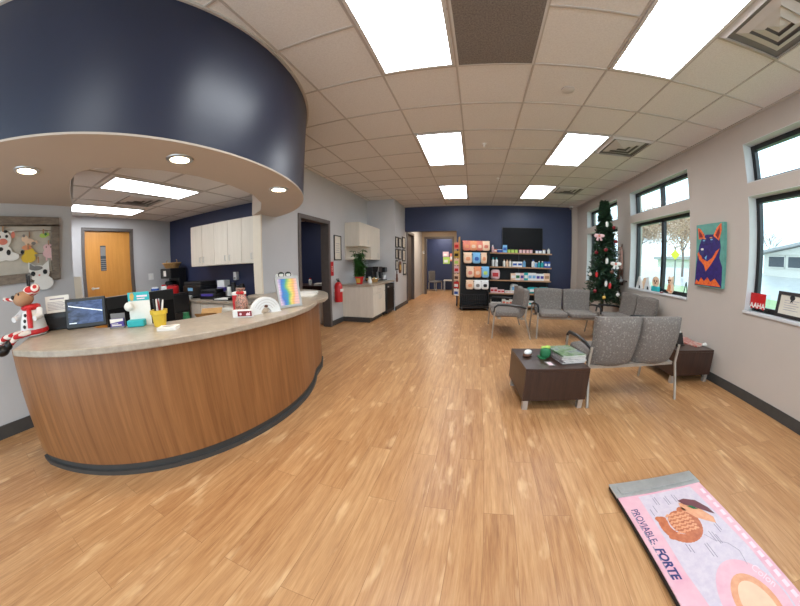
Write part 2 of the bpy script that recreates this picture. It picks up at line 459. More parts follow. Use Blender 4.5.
# right wall with window openings
WINS = [(0.83, 2.43), (3.40, 5.00), (5.50, 7.10)]
LOW = (0.862, 2.01); UPP = (2.14, 2.555)
w = MB()
X0, X1 = XR, XR + 0.25
ys = [-2.5] + [v for ab in WINS for v in ab] + [YB + 0.3]
for k in range(0, len(ys), 2): w.box((X0, ys[k], 0), (X1, ys[k + 1], H))
for a, b in WINS:
    w.box((X0, a, 0), (X1, b, LOW[0])); w.box((X0, a, LOW[1]), (X1, b, UPP[0])); w.box((X0, a, UPP[1]), (X1, b, H))
struct(w.out('wall_right', 'wall_warm', smooth=0))
for k, (a, b) in enumerate(WINS):
    e = sempty('window_%d' % (k + 1), (X0, (a + b) / 2, LOW[0]))
    hw = (b - a) / 2
    rv = MB()
    for z0, z1 in (LOW, UPP):
        z0 -= LOW[0]; z1 -= LOW[0]
        rv.box((0.002, -hw, z0), (0.20, -hw + 0.006, z1)); rv.box((0.002, hw - 0.006, z0), (0.20, hw, z1))
        rv.box((0.002, -hw, z1 - 0.006), (0.20, hw, z1))
    rv.out('reveal', 'white_reveal', e, smooth=0)
    MB().box((-0.018, -hw - 0.01, -0.022), (0.20, hw + 0.01, 0.006)).out('window_sill', 'white_reveal', e, smooth=0, bevel=0.004)
    MB().box((-0.0, -hw, UPP[0] - LOW[0]), (0.20, hw, UPP[0] - LOW[0] + 0.008)).out('ledge', 'white_reveal', e, smooth=0)
    for (z0, z1) in (LOW, UPP):
        z0 -= LOW[0]; z1 -= LOW[0]
        z0 += 0.006; z1 -= 0.006
        f = MB(); t = 0.05
        for (ya, yb, za, zb) in ((-hw + .006, -hw + t, z0 + t, z1 - t), (hw - t, hw - .006, z0 + t, z1 - t), (-0.03, 0.03, z0 + t, z1 - t), (-hw + .006, hw - .006, z0, z0 + t), (-hw + .006, hw - .006, z1 - t, z1)):
            f.box((0.125, ya, za), (0.185, yb, zb))
        f.out('window_frame', 'black', e, smooth=0)
        MB().box((0.150, -hw + t, z0 + t), (0.156, -0.03, z1 - t)).out('pane', 'glass', e, smooth=0)
        MB().box((0.150, 0.03, z0 + t), (0.156, hw - t, z1 - t)).out('pane', 'glass', e, smooth=0)
struct(MB().box((XR - 0.013, -2.5, 0), (XR, YB, 0.10)).out('baseboard_right', 'base_dark', smooth=0, bevel=0.003))

# back wall (navy) with the hallway opening
HX0, HX1, HZ = -1.86, -0.40, 2.09
struct(MB().box((HX0 - 0.1, YB, HZ), (HX1, YB + 0.16, H)).box((HX1, YB, 0), (2.80, YB + 0.16, H)).out('wall_back', 'navy', smooth=0))
struct(MB().box((2.80, YB - 0.06, 0), (XR, YB + 0.16, H)).out('wall_corner', 'wall_warm', smooth=0))
struct(MB().box((HX1 + 0.01, YB - 0.012, 0), (2.80, YB, 0.10)).out('baseboard_back', 'base_dark', smooth=0))
# bump-out and its hallway side
BX, BY = -1.86, 6.72
struct(MB().box((XL - 0.15, BY, 0), (BX, 8.00, H)).box((XL - 0.15, 8.00, 0), (BX, 8.05, HZ + 0.4)).box((XL - 0.15, 8.05, 2.08), (BX, 8.95, 2.5)).box((XL - 0.15, 8.95, 0), (BX, 10.6, 2.5)).out('wall_alcove', 'wall', smooth=0))
struct(MB().box((BX, BY - 0.012, 0), (BX + 0.012, 7.98, 0.10)).box((XL + 0.75, BY - 0.012, 0), (BX + 0.012, BY, 0.10)).out('baseboard_alcove', 'base_dark', smooth=0))
# hallway behind
struct(MB().box((-2.0, 10.6, 0), (-1.70, 10.75, 2.5)).box((-1.70, 10.6, 2.13), (-0.70, 10.75, 2.5)).box((-0.70, 10.6, 0), (1.2, 10.75, 2.5)).out('wall_hallway', 'wall_beige', smooth=0))
struct(MB().box((HX1 + 0.02, YB + 0.16, 0), (HX1 + 0.14, 10.6, 2.5)).out('wall_hallway_side', 'wall_beige', smooth=0))
struct(MB().box((HX0 - 0.9, YB + 0.165, 2.46), (HX1 + 1.5, 13.2, 2.56)).out('ceiling_hallway', 'ceiling', smooth=0))
struct(MB().box((-3.6, 12.6, 0), (1.2, 12.75, 2.5)).box((-3.7, 10.75, 0), (-3.58, 12.75, 2.5)).box((0.6, 10.75, 0), (0.72, 12.75, 2.5)).out('wall_far_room', 'navy', smooth=0))
e = sempty('door_4', (-1.20, 10.6, 0))
MB().box((-0.56, -0.03, 0), (-0.49, 0.18, 2.12)).box((0.49, -0.03, 0), (0.56, 0.18, 2.12)).box((-0.56, -0.03, 2.12), (0.56, 0.18, 2.19)).out('door_frame', 'frame_dark', e, smooth=0)
e = sempty('door_3', (BX, 8.50, 0), PI / 2)
MB().box((-0.50, -0.03, 0), (-0.44, 0.12, 2.07)).box((0.44, -0.03, 0), (0.50, 0.12, 2.07)).box((-0.50, -0.03, 2.07), (0.50, 0.12, 2.14)).out('door_frame', 'frame_dark', e, smooth=0)
MB().box((-0.44, 0.06, 0.005), (0.44, 0.10, 2.075)).out('door_panel', 'frame_dark', e, smooth=0)

# left lobby wall with doorway
DY0, DY1, DZ = 3.74, 4.66, 1.955
struct(MB().box((XL - 0.13, 2.86, 0), (XL, DY0, H)).box((XL - 0.13, DY0, DZ), (XL, DY1, H)).box((XL - 0.13, DY1, 0), (XL, BY + 0.1, H)).out('wall_left', 'wall', smooth=0))
struct(MB().box((XL, DY1 + 0.06, 0), (XL + 0.013, 5.21, 0.10)).box((XL, 3.36, 0), (XL + 0.013, DY0 - 0.06, 0.1)).out('baseboard_left', 'base_dark', smooth=0))
e = sempty('door_2', (XL, (DY0 + DY1) / 2, 0), PI / 2)
hw = (DY1 - DY0) / 2
MB().box((-hw - 0.055, -0.02, 0), (-hw + 0.012, 0.15, DZ - 0.012)).box((hw - 0.012, -0.02, 0), (hw + 0.055, 0.15, DZ - 0.012)).box((-hw - 0.055, -0.02, DZ - 0.012), (hw + 0.055, 0.15, DZ + 0.055)).out('door_frame', 'frame_dark', e, smooth=0)
# office behind the doorway
struct(MB().box((-5.6, 6.75, 0), (XL - 0.13, 6.87, 2.5)).box((-5.72, 3.5, 0), (-5.6, 6.87, 2.5)).out('wall_office', 'navy', smooth=0))
struct(MB().box((-5.6, 3.49, 2.42), (XL - 0.131, 6.75, 2.5)).out('ceiling_office', 'ceiling', smooth=0))

# front-left wall, reception bay
BAYX, BAYY0, BAYY1, BAYZ = -5.6, 0.82, 3.33, 2.2
struct(MB().box((BAYX, -2.5, 0), (XF, BAYY0, H)).out('wall_front', 'wall', smooth=0))
struct(MB().box((XF, -2.5, 0), (XF + 0.013, BAYY0 - 0.1, 0.11)).out('baseboard_front', 'base_dark', smooth=0))
DO0, DO1, DOZ = 1.60, 2.46, 1.965
struct(MB().box((BAYX - 0.12, BAYY0 - 0.1, 0), (BAYX, DO0, BAYZ + .1)).box((BAYX - 0.12, DO0, DOZ), (BAYX, DO1, BAYZ + .1)).box((BAYX - 0.12, DO1, 0), (BAYX, BAYY1 + 0.1, BAYZ + .1)).out('wall_reception', 'wall', smooth=0))
struct(MB().box((BAYX - 0.12, BAYY1, 0), (XL - 0.131, BAYY1 + 0.16, H)).out('wall_reception_side', 'navy', smooth=0))
e = sempty('door_1', (BAYX, (DO0 + DO1) / 2, 0), PI / 2)
hw = (DO1 - DO0) / 2
MB().box((-hw - 0.05, -0.02, 0), (-hw + 0.004, 0.12, DOZ)).box((hw - 0.004, -0.02, 0), (hw + 0.05, 0.12, DOZ)).box((-hw - 0.05, -0.02, DOZ), (hw + 0.05, 0.12, DOZ + 0.05)).out('door_frame', 'frame_dark', e, smooth=0)
dp = MB().box((-hw + 0.003, 0.03, 0.005), (hw - 0.003, 0.075, DOZ - 0.003)).out('door_panel', 'door_wood', e, smooth=0)
MB().box((-0.14, 0.022, 1.30), (-0.04, 0.03, 1.72)).out('vision_glass', 'win_dark', e, smooth=0)
v = MB()
for i in range(6): v.box((-0.138, 0.018, 1.31 + i * 0.035), (-0.042, 0.023, 1.325 + i * 0.035))
v.box((-0.138, 0.018, 1.55), (-0.042, 0.023, 1.70)).out('paper_notice', 'grey', e, smooth=0)
MB().cyl((-0.32, 0.03, 1.02), (-0.32, -0.03, 1.02), 0.022, 12).tube([(-0.32, -0.03, 1.02), (-0.22, -0.035, 1.02)], 0.011, 8).out('door_handle', 'silver', e)
# cream end post of the lobby wall
struct(MB().box((XL - 0.135, 2.835, 0.836), (XL + 0.004, 2.859, 1.87)).out('trim_2', 'beige_wall_end', smooth=0))
struct(MB().box((XF - 0.10, BAYY0 + 0.001, 0.0), (XF, BAYY0 + 0.075, 1.22)).out('trim_4', 'beige_wall_end', smooth=0))
# reception ceiling
SCX, SCY, SR, SZ = -3.15, 1.40, 1.836, 1.87
poly = [(BAYX, BAYY0), (XF, BAYY0), (XF, 0.0)] + arc((SCX, SCY), 1.55, -92, 80, 30) + [(XL - 0.14, BAYY1), (BAYX, BAYY1)]
struct(MB().prism(poly, BAYZ, BAYZ + 0.05).out('ceiling_reception', 'ceiling', smooth=0))
gr = MB()
for x in (-5.0, -4.39, -3.78, -3.17, -2.56, -1.95): gr.box((x - .012, 0.83 if x < -3.3 else 0.3, BAYZ - .006), (x + .012, 3.32 if x < -2.6 else 2.2, BAYZ + .002))
for y in (1.16, 1.77, 2.38, 2.99): gr.box((BAYX, y - .012, BAYZ - .0065), (-1.75 if y < 2.1 else -2.2, y + .012, BAYZ + .002))
struct(gr.out('ceiling_grid_reception', 'grid', smooth=0))
# curved soffit
outer = arc((SCX, SCY), SR, -94.7, 71.9, 64)
so = MB()
n = len(outer)
inn = arc((SCX, SCY), SR - 0.05, -94.7, 71.9, 64)
so.prism(outer + inn[::-1], SZ + 0.012, H - 0.001)
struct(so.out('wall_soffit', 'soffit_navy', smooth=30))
inner = [(XF + 0.001, BAYY0), (-2.75, 0.66), (-2.45, 0.58), (-2.22, 0.57), (-2.08, 0.65), (-1.97, 0.80), (-1.87, 1.03), (-1.82, 1.31), (-1.83, 1.63), (-1.92, 2.0), (-2.1, 2.32), (-2.38, 2.62), (XL - 0.135, 2.82)]
inner2 = inner + [(XL - 0.135, 2.86), (XL + 0.001, 2.87)]
so = MB().prism(outer + inner2[::-1], SZ, SZ + 0.012)
struct(so.out('ceiling_soffit', 'soffit_under', smooth=0))
so = MB()
ring = inner[:]
off = [(x - 0.0 + 0.03 * (x - SCX) / max(0.1, math.hypot(x - SCX, y - SCY)), y + 0.03 * (y - SCY) / max(0.1, math.hypot(x - SCX, y - SCY))) for x, y in ring]
so.prism(ring[1:] + off[1:][::-1], SZ + 0.012, BAYZ)
struct(so.out('wall_soffit_inner', 'soffit_under', smooth=30))
# thin metal angle where the soffit meets the ceiling
o2 = arc((SCX, SCY), SR + 0.018, -94.7, 71.9, 64)
struct(MB().prism(o2 + outer[::-1], H - 0.02, H).out('trim_3', 'grid', smooth=30))

# ------------------------------------------------------------------ ceiling fixtures
def troffer(x0, x1, y0, y1, z, label, group=None):
    t = thing('ceiling_light', label, 'ceiling light', ((x0 + x1) / 2, (y0 + y1) / 2, z), 0, group)
    a, b = (x1 - x0) / 2 - 0.014, (y1 - y0) / 2 - 0.014
    MB().box((-a, -b + 0.025, -0.014), (-a + 0.025, b - 0.025, 0)).box((a - 0.025, -b + 0.025, -0.014), (a, b - 0.025, 0)).box((-a, -b, -0.014), (a, -b + 0.025, 0)).box((-a, b - 0.025, -0.014), (a, b, 0)).out('frame', 'vent_white', t, smooth=0)
    MB().box((-a + 0.02, -b + 0.02, -0.010), (a - 0.02, b - 0.02, -0.004)).out('diffuser', 'diffuser', t, smooth=0)
    return t
cX = lambda i: (i + 3.907) * T
cY = lambda j: (j + 3.367) * T
names = {0: 'overhead near the entrance', 2: 'above the middle of the lobby', 4: 'nearest the navy back wall'}
for side, (i0, i1) in (('reception-side', (-5, -4)), ('window-side', (-2, -1))):
    for k, j in enumerate((-2, 2, 6)):
        lab = ['large lit ceiling panel, %s row, by the %s', 'lit ceiling panel in the middle of the %s row', 'small lit ceiling panel of the %s row closest to the navy wall'][k]
        lab = lab % ((side, 'brown return grille' if i0 == -5 else 'corner vent') if k == 0 else side)
        troffer(cX(i0), cX(i1), cY(j), cY(j + 2), H, lab, 'lobby ceiling light panels')
troffer(-3.75, -3.20, 1.20, 2.38, BAYZ, 'lit ceiling panel over the reception desk, nearer the soffit', 'reception ceiling light panels')
troffer(-5.22, -4.67, 1.16, 2.34, BAYZ, 'lit ceiling panel just in front of the wooden door', 'reception ceiling light panels')
# return grille
t = thing('return_grille', 'brown perforated return grille in the ceiling beside the big light panel', 'air vent', (cX(-3.5), cY(-1), H))
MB().box((-0.29, -0.595, -0.012), (0.29, 0.595, -0.004)).out('grille', 'grate', t, smooth=0)
MB().box((-0.30, -0.59, -0.013), (-0.285, 0.59, 0)).box((0.285, -0.59, -0.013), (0.30, 0.59, 0)).box((-0.30, -0.605, -0.013), (0.30, -0.59, 0)).box((-0.30, 0.59, -0.013), (0.30, 0.605, 0)).out('frame', 'vent_white', t, smooth=0)
def vent(x, y, z, label, s=0.295):
    t = thing('ceiling_vent', label, 'air vent', (x, y, z), 0, 'square ceiling supply vents')
    MB().box((-s + 0.02, -s + 0.02, -0.004), (s - 0.02, s - 0.02, -0.002)).out('throat', 'vent_dark', t, smooth=0)
    for k, q in enumerate((s, s * 0.72, s * 0.46, s * 0.2)):
        m = MB(); q2 = q - (0.03 if k == 0 else 0.062); z0, z1 = -0.003 - 0.004, -0.028 + 0.002 * k
        if k == 3: q2 = 0.0
        vs = []
        for qq, zz in ((q, z0), (q2, z1)):
            vs += [(-qq, -qq, zz), (qq, -qq, zz), (qq, qq, zz), (-qq, qq, zz)]
        m.add(vs, [(0, 1, 5, 4), (1, 2, 6, 5), (2, 3, 7, 6), (3, 0, 4, 7)])
        m.out('louver_ring', 'vent_white', t, smooth=0)
    return t
vent(cX(-0.5), cY(-1.5), H, 'square slatted ceiling vent at the end of the big window-side light')
vent(cX(-0.5), cY(2.5), H, 'square slatted ceiling vent beside the middle window-side light')
vent(cX(-0.5), cY(6.5), H, 'square slatted ceiling vent near the top of the christmas tree')
vent(-4.10, 1.93, BAYZ, 'dark square vent between the two reception ceiling lights')
for x, y, lab in ((-2.30, 0.26, 'recessed soffit downlight over the black box on the desk'), (-1.60, 1.00, 'recessed soffit downlight over the middle of the desk'), (-1.60, 1.99, 'recessed soffit downlight by the doorway end of the soffit')):
    t = thing('downlight', lab, 'downlight', (x, y, SZ), 0, 'recessed downlights in the soffit')
    MB().lathe([(0.062, -0.001), (0.085, -0.001), (0.083, -0.008), (0.060, -0.010), (0.060, -0.004)], n=28, cap=False).out('trim_ring', 'silver', t)
    MB().lathe([(0.0, -0.004), (0.060, -0.004), (0.060, -0.001), (0.0, -0.001)], n=28).out('lamp', 'lamp_warm', t)
for x, y, lab in ((0.20, 3.70, 'small white ceiling sprinkler between the middle light panels'), (0.52, 5.3, 'small white ceiling sprinkler further along, before the navy wall')):
    t = thing('sprinkler', lab, 'sprinkler', (x, y, H))
    MB().lathe([(0.035, -0.001), (0.035, -0.006), (0.015, -0.008), (0.012, -0.02), (0, -0.02)], n=16).out('escutcheon', 'white', t)
    MB().lathe([(0, -0.045), (0.018, -0.045), (0.018, -0.042), (0.004, -0.04), (0.004, -0.02), (0, -0.02)], n=12).out('deflector', 'white', t)
t = thing('ceiling_sensor', 'round flat white sensor on a ceiling tile by the window-side lights', 'sensor', (0.93, 2.40, H))
MB().lathe([(0.06, -0.001), (0.06, -0.008), (0.03, -0.014), (0, -0.014)], n=24).out('cover', 'vent_white', t)
t = thing('security_camera', 'small white dome camera in the ceiling corner of the navy wall', 'camera', (2.74, 7.70, H))
MB().lathe([(0.06, 0), (0.06, -0.03), (0.05, -0.04)], n=20).out('mount', 'white', t)
MB().ell((0, 0, -0.045), (0.046, 0.046, 0.05)).out('dome', 'grey', t)

# ------------------------------------------------------------------ reception desk
DC = (-2.97, 1.66)
base_out = [(-2.60, 0.125)] + arc(DC, 1.60, -72.5, 30, 60) + [(-1.66, 2.72), (-1.80, 2.98), (-2.05, 3.18), (-2.35, 3.28), (XL + 0.004, 3.30)]
base_in = [(XL + 0.004, 2.80), (-2.2, 2.62), (-1.98, 2.30), (-1.83, 1.95)] + arc(DC, 1.14, 0, -60, 20)[0:] + [(-2.58, 0.62), (-2.66, 0.50)]
t = thing('reception_desk', 'curved oak-fronted reception desk with a dark toe kick', 'reception desk', (0, 0, 0))
def inset(p, d, c=DC):
    out = []
    for x, y in p:
        l = math.hypot(x - c[0], y - c[1]); out.append((x - d * (x - c[0]) / l, y - d * (y - c[1]) / l))
    return out
MB().prism(base_out + base_in, 0.075, 0.795).out('front_panel', 'desk_wood', t, smooth=30)
MB().prism(inset(base_out, -0.012) + base_in, 0.0, 0.03).prism(inset(base_out, 0.012) + base_in, 0.03, 0.075).out('toe_kick', 'base_dark', t, smooth=30)
top = [(-2.46, 0.175)] + arc(DC, 1.665, -68, 28, 60) + [(-1.50, 2.60), (-1.60, 2.86), (-1.75, 3.12), (-1.93, 3.33), (-2.16, 3.48), (-2.40, 3.55), (XL + 0.003, 3.56), (XL + 0.003, 2.825)] + [(-2.72, 2.825), (-2.72, 2.70), (-2.45, 2.62), (-2.2, 2.43), (-2.03, 2.18), (-1.95, 1.9)] + arc(DC, 1.05, 5, -60, 22) + [(-2.62, 0.74), (-2.86, 0.68), (-3.12, 0.60), (-3.16, 0.42)]
tag(MB().prism(top, 0.795, 0.835).out('countertop', 'counter', smooth=30, bevel=0.006), 'curved mottled stone countertop on top of the reception desk', 'countertop')
t = thing('support_bracket', 'pale angled bracket under the desk end below the plush boots', 'bracket', (-2.80, 0.36, 0))
MB().prism([(-0.15, -0.02), (0.05, -0.02), (0.05, 0.02), (-0.15, 0.02)], 0.0, 0.79).out('panel', 'cream_lam', t, smooth=0)

ZC = 0.836
# ------------------------------------------------------------------ things on the reception counter
# plush reindeer, seated at the desk end with legs over the edge
t = thing('plush_reindeer', 'seated plush reindeer in a white coat with red scarf and striped legs', 'plush toy', (-2.78, 0.33, ZC), R(42))
t.scale = (1.08, 1.08, 1.08)
MB().lathe([(0.0, 0.0), (0.088, 0.005), (0.098, 0.03), (0.085, 0.10), (0.062, 0.16), (0.045, 0.19), (0, 0.195)], n=24).out('coat', 'white', t)
MB().lathe([(0.092, 0.012), (0.101, 0.018), (0.104, 0.03), (0.098, 0.045), (0.090, 0.042)], n=24).out('coat_hem', 'red', t)
for zz in (0.07, 0.105, 0.14): MB().ell((0.0, -0.104 + (zz - 0.05) * 0.36, zz), (0.012, 0.007, 0.012)).out('coat_button', 'black', t)
hd = MB().ell((0.0, -0.045, 0.245), (0.055, 0.075, 0.05)).out('head', 'tan', t)
hd.rotation_euler = (0, 0, R(-34))
MB().ell((0, -0.118, 0.262), (0.017, 0.014, 0.014)).out('nose', 'black', hd)
for q in (-0.03, 0.03): MB().ell((q, -0.085, 0.278), (0.008, 0.006, 0.010)).out('eye', 'black', hd)
MB().ell((0.0, 0.01, 0.29), (0.062, 0.055, 0.036)).ell((0.045, 0.03, 0.30), (0.05, 0.035, 0.035)).out('knit_hat', 'striped', hd)
MB().tube([(-0.02, 0.0, 0.31), (-0.025, 0.0, 0.36), (-0.03, 0.0, 0.40)], 0.007, 6).tube([(-0.024, 0, 0.345), (0.015, 0, 0.375)], 0.006, 6).out('antler', 'black_matte', hd)
MB().tube([(0.02, 0.0, 0.31), (0.035, 0.0, 0.35), (0.03, 0.0, 0.39)], 0.007, 6).out('antler', 'black_matte', hd)
MB().tube([(math.cos(a) * 0.052, math.sin(a) * 0.052, 0.185) for a in [i * PI / 8 for i in range(16)]], 0.019, 8, closed=True).tube([(0.03, -0.06, 0.18), (0.05, -0.085, 0.13), (0.055, -0.098, 0.06)], [0.016, 0.02, 0.018], 8).out('scarf', 'red', t)
for s, dz in ((-1, 0), (1, 0.012)):
    MB().tube([(s * 0.072, 0, 0.165), (s * 0.10, -0.035, 0.13), (s * 0.095, -0.09, 0.12)], [0.024, 0.022, 0.018], 10).out('arm', 'white', t)
    lg = MB().tube([(s * 0.035, -0.07, 0.03), (s * 0.04 - 0.03, -0.125, 0.028), (s * 0.05 - 0.08, -0.17, 0.018), (s * 0.055 - 0.115, -0.205, -0.02)], 0.02, 10).out('leg', 'striped', t)
    MB().ell((s * 0.056 - 0.15, -0.245, -0.042), (0.048, 0.052, 0.034)).ell((s * 0.056 - 0.12, -0.212, -0.018), (0.028, 0.03, 0.03)).out('boot', 'black', lg)
MB().tube([(-0.06, -0.10, 0.245), (-0.11, -0.13, 0.25), (-0.15, -0.15, 0.256)], 0.012, 8).out('candy_stick', 'striped', hd)
# black box with cards
t = thing('receipt_printer', 'low black box holding a white notice card, beside the plush reindeer', 'printer', (-2.82, 0.565, ZC), R(58))
MB().box((-0.125, -0.06, 0), (0.125, 0.10, 0.13)).out('housing', 'black', t, smooth=0, bevel=0.006)
MB().box((-0.11, -0.064, 0.02), (0.11, -0.06, 0.09)).out('front_panel', 'black_matte', t, smooth=0)
t = thing('notice_card', 'white printed notice card standing on the black box', 'card', (-2.81, 0.56, ZC + 0.13), R(58))
MB().box((-0.10, -0.045, 0), (0.10, -0.042, 0.125)).out('card', 'paper', t, smooth=0)
m = MB().box((-0.06, -0.0465, 0.098), (0.06, -0.0455, 0.106))
for i in range(6): m.box((-0.085, -0.0465, 0.022 + i * 0.011), (0.085 - 0.02 * (i % 3), -0.0455, 0.025 + i * 0.011))
m.out('print', 'ink_grey', t, smooth=0)
MB().box((-0.10, -0.02, 0), (0.10, 0.02, 0.006)).box((-0.10, -0.041, 0), (0.10, -0.036, 0.02)).out('card_stand', 'black', t, smooth=0)
# security display
t = thing('security_monitor', 'small black tilted monitor showing camera footage on the counter', 'monitor', (-2.56, 0.69, ZC), R(56))
t.scale = (0.82, 0.9, 0.98)
X = Matrix.Translation((0, 0, 0.006)) @ Matrix.Rotation(R(-12), 4, 'X')
MB().box((-0.20, 0, 0), (0.20, 0.03, 0.225), X=X).out('bezel', 'black', t, smooth=0, bevel=0.006)
sc_ = MB().box((-0.172, -0.002, 0.03), (0.172, 0.001, 0.20), X=X).out('screen', 'cctv', t, smooth=0)
MB().add([(-0.165, -0.0035, 0.175), (-0.165, -0.0035, 0.168), (0.17, -0.0035, 0.11), (0.17, -0.0035, 0.118)], [(0, 1, 2, 3)], X=X).add([(-0.165, -0.0035, 0.036), (-0.09, -0.0035, 0.036), (-0.09, -0.0035, 0.042), (-0.165, -0.0035, 0.042)], [(0, 1, 2, 3)], X=X).out('overlay_line', 'cctv_line', sc_, smooth=0)
MB().box((-0.08, 0.02, 0), (0.08, 0.14, 0.012)).box((-0.03, 0.03, 0.01), (0.03, 0.06, 0.12)).out('stand', 'black', t, smooth=0)
# card holder
t = thing('business_card_holder', 'clear holder of violet and white business cards on the counter', 'card holder', (-2.235, 0.83, ZC), R(48))
MB().box((-0.055, -0.02, 0), (0.055, 0.03, 0.012)).box((-0.055, 0.02, 0), (0.055, 0.026, 0.10)).out('holder', 'grey', t, smooth=0)
cs = MB().box((-0.05, -0.014, 0.012), (0.05, 0.012, 0.066)).out('cards', 'purple', t, smooth=0)
MB().card([(-0.05, 0.066), (0.05, 0.066), (0.05, 0.05), (-0.05, 0.038)], -0.0155, -0.0142).out('card_band', 'paper', cs, smooth=0)
MB().box((-0.04, -0.0155, 0.018), (0.035, -0.0142, 0.026)).box((-0.04, -0.0155, 0.03), (0.01, -0.0142, 0.034)).out('card_print', 'paper', cs, smooth=0)
# brochure holder
t = thing('brochure_stand', 'teal-topped white flyer standing in a teal base on the counter', 'brochure stand', (-2.12, 0.94, ZC), R(44))
MB().box((-0.075, -0.03, 0), (0.055, 0.035, 0.048)).out('base', 'teal', t, smooth=0, bevel=0.008)
fl = MB().box((-0.07, 0.036, 0.0), (0.095, 0.040, 0.235)).out('flyer', 'paper', t, smooth=0)
MB().box((-0.07, 0.0345, 0.175), (0.095, 0.0362, 0.235)).out('flyer_header', 'teal', fl, smooth=0)
MB().box((0.0, 0.033, 0.20), (0.08, 0.0345, 0.212)).box((0.0, 0.033, 0.185), (0.06, 0.0345, 0.192)).out('flyer_print', 'ink_pale', fl, smooth=0)
MB().card([(-0.05, 0.178), (-0.03, 0.178), (-0.02, 0.21), (-0.03, 0.232), (-0.05, 0.228), (-0.055, 0.2)], 0.033, 0.0343).out('flyer_picture', 'gold', fl, smooth=0)
MB().ell((-0.055, -0.0, 0.14), (0.035, 0.022, 0.032)).out('badge', 'frosted', t)
# pot and pens
t = thing('pen_pot', 'yellow flowerpot used as a pen holder on the counter', 'pen pot', (-1.95, 1.03, ZC))
MB().lathe([(0, 0), (0.042, 0), (0.052, 0.08), (0.060, 0.082), (0.062, 0.11), (0.054, 0.11), (0.046, 0.03), (0, 0.03)], n=28).out('pot', 'yellow', t)
pens = [(-0.02, -0.02, 'black', 8, 20), (0.012, -0.025, 'paper', -9, 60), (0.03, 0.005, 'paper', 16, 100), (-0.03, 0.012, 'black', 12, 190), (0.0, 0.024, 'blue', 8, 300), (0.018, 0.018, 'darkred', 10, 30), (-0.012, 0.0, 'silver', 5, 140)]
nm = {'black': 'black pen', 'paper': 'white pen', 'blue': 'blue pen', 'darkred': 'dark red pen', 'silver': 'silver pen'}
for i, (x, y, mt, tl, az) in enumerate(pens):
    X = Matrix.Rotation(R(az), 4, 'Z') @ Matrix.Rotation(R(tl), 4, 'X')
    o = MB().tube([(0, 0, 0), (0, 0, 0.13), (0, 0, 0.15)], [0.006, 0.0065, 0.004], 8, X=X).out('pen', mt, loc=(-1.95 + x * 0.6, 1.03 + y * 0.6, ZC + 0.035))
    tag(o, nm[mt] + ' standing in the yellow pen pot', 'pen', 'pens in the yellow pot')
t = thing('sticker_sheet', 'small stack of white cards with black print at the counter edge', 'cards', (-1.76, 0.985, ZC), R(40))
MB().box((-0.065, -0.045, 0), (0.065, 0.045, 0.02)).out('stack', 'paper', t, smooth=0)
MB().card([(-0.04, 0), (0.0, 0.01), (0.04, 0.0), (0.0, -0.012)], 0, 0.001, X=Matrix.Translation((0, 0.0, 0.0215)) @ Matrix.Rotation(R(-90), 4, 'X')).out('print', 'black', t, smooth=0)
# small sign block
t = thing('paw_sign', 'small white block sign with dark red paw panel beside the white arch', 'sign', (-1.555, 1.48, ZC), R(28))
MB().box((-0.075, -0.02, 0), (0.075, 0.02, 0.055)).out('block', 'white', t, smooth=0, bevel=0.003)
pn = MB().box((-0.035, -0.0225, 0.010), (0.072, -0.0198, 0.048)).out('panel', 'darkred', t, smooth=0)
def disc(cx, cz, rx, rz=None, n=14): rz = rz or rx; return [(cx + rx * math.cos(2 * PI * i / n), cz + rz * math.sin(2 * PI * i / n)) for i in range(n)]
MB().card(disc(-0.012, 0.027, 0.009), -0.0240, -0.0226).out('symbol', 'ink_pale', pn, smooth=0)
m = MB().card([(0.03, 0.016), (0.06, 0.016), (0.06, 0.042), (0.05, 0.032), (0.04, 0.036), (0.03, 0.026)], -0.0240, -0.0226)
m.out('symbol', 'ink_pale', pn, smooth=0)
# patterned treat jar / gift sack
t = thing('treat_sack', 'red and tan patterned gift sack behind the small sign', 'gift sack', (-1.72, 1.63, ZC), R(30))
t.scale = (0.85, 0.85, 0.95)
MB().lathe([(0, 0), (0.05, 0.0), (0.062, 0.04), (0.06, 0.10), (0.035, 0.15), (0.02, 0.165), (0.045, 0.205), (0.0, 0.20)], n=18).out('sack', 'tweed', t)
MB().tube([(math.cos(a) * 0.026, math.sin(a) * 0.026, 0.165) for a in [i * PI / 6 for i in range(12)]], 0.007, 6, closed=True).ell((0.02, -0.03, 0.17), (0.02, 0.012, 0.014)).ell((-0.02, -0.03, 0.17), (0.02, 0.012, 0.014)).out('ribbon', 'red', t)
t = thing('gift_box', 'small red gift box with a white lid behind the treat sack', 'gift box', (-1.86, 1.74, ZC), R(30))
MB().box((-0.05, -0.04, 0), (0.05, 0.04, 0.13)).out('box', 'red', t, smooth=0, bevel=0.003)
MB().box((-0.053, -0.043, 0.13), (0.053, 0.043, 0.155)).out('lid', 'white', t, smooth=0, bevel=0.003)
# white arch
t = thing('arch_rack', 'white arch-shaped sticker dispenser with curved grooves on the counter', 'arch stand', (-1.515, 1.68, ZC), R(67))
ao = arc((0, 0), 0.125, 0, 180, 26); ai = arc((0, 0), 0.045, 180, 0, 16)
MB().card(ao + ai, -0.022, 0.022).out('arch', 'white', t, smooth=30)
m = MB()
for rr in (0.065, 0.085, 0.105):
    m.card(arc((0, 0), rr + 0.002, 30, 150, 16) + arc((0, 0), rr - 0.002, 150, 30, 16), -0.0245, -0.0222)
m.out('groove', 'vent_white', t, smooth=30)
MB().box((-0.13, -0.03, 0), (-0.04, 0.03, 0.006)).out('foot', 'white', t, smooth=0); MB().box((0.04, -0.03, 0), (0.13, 0.03, 0.006)).out('foot', 'white', t, smooth=0)
MB().ell((0.0, -0.026, 0.055), (0.016, 0.008, 0.010)).out('knob', 'brown', t)
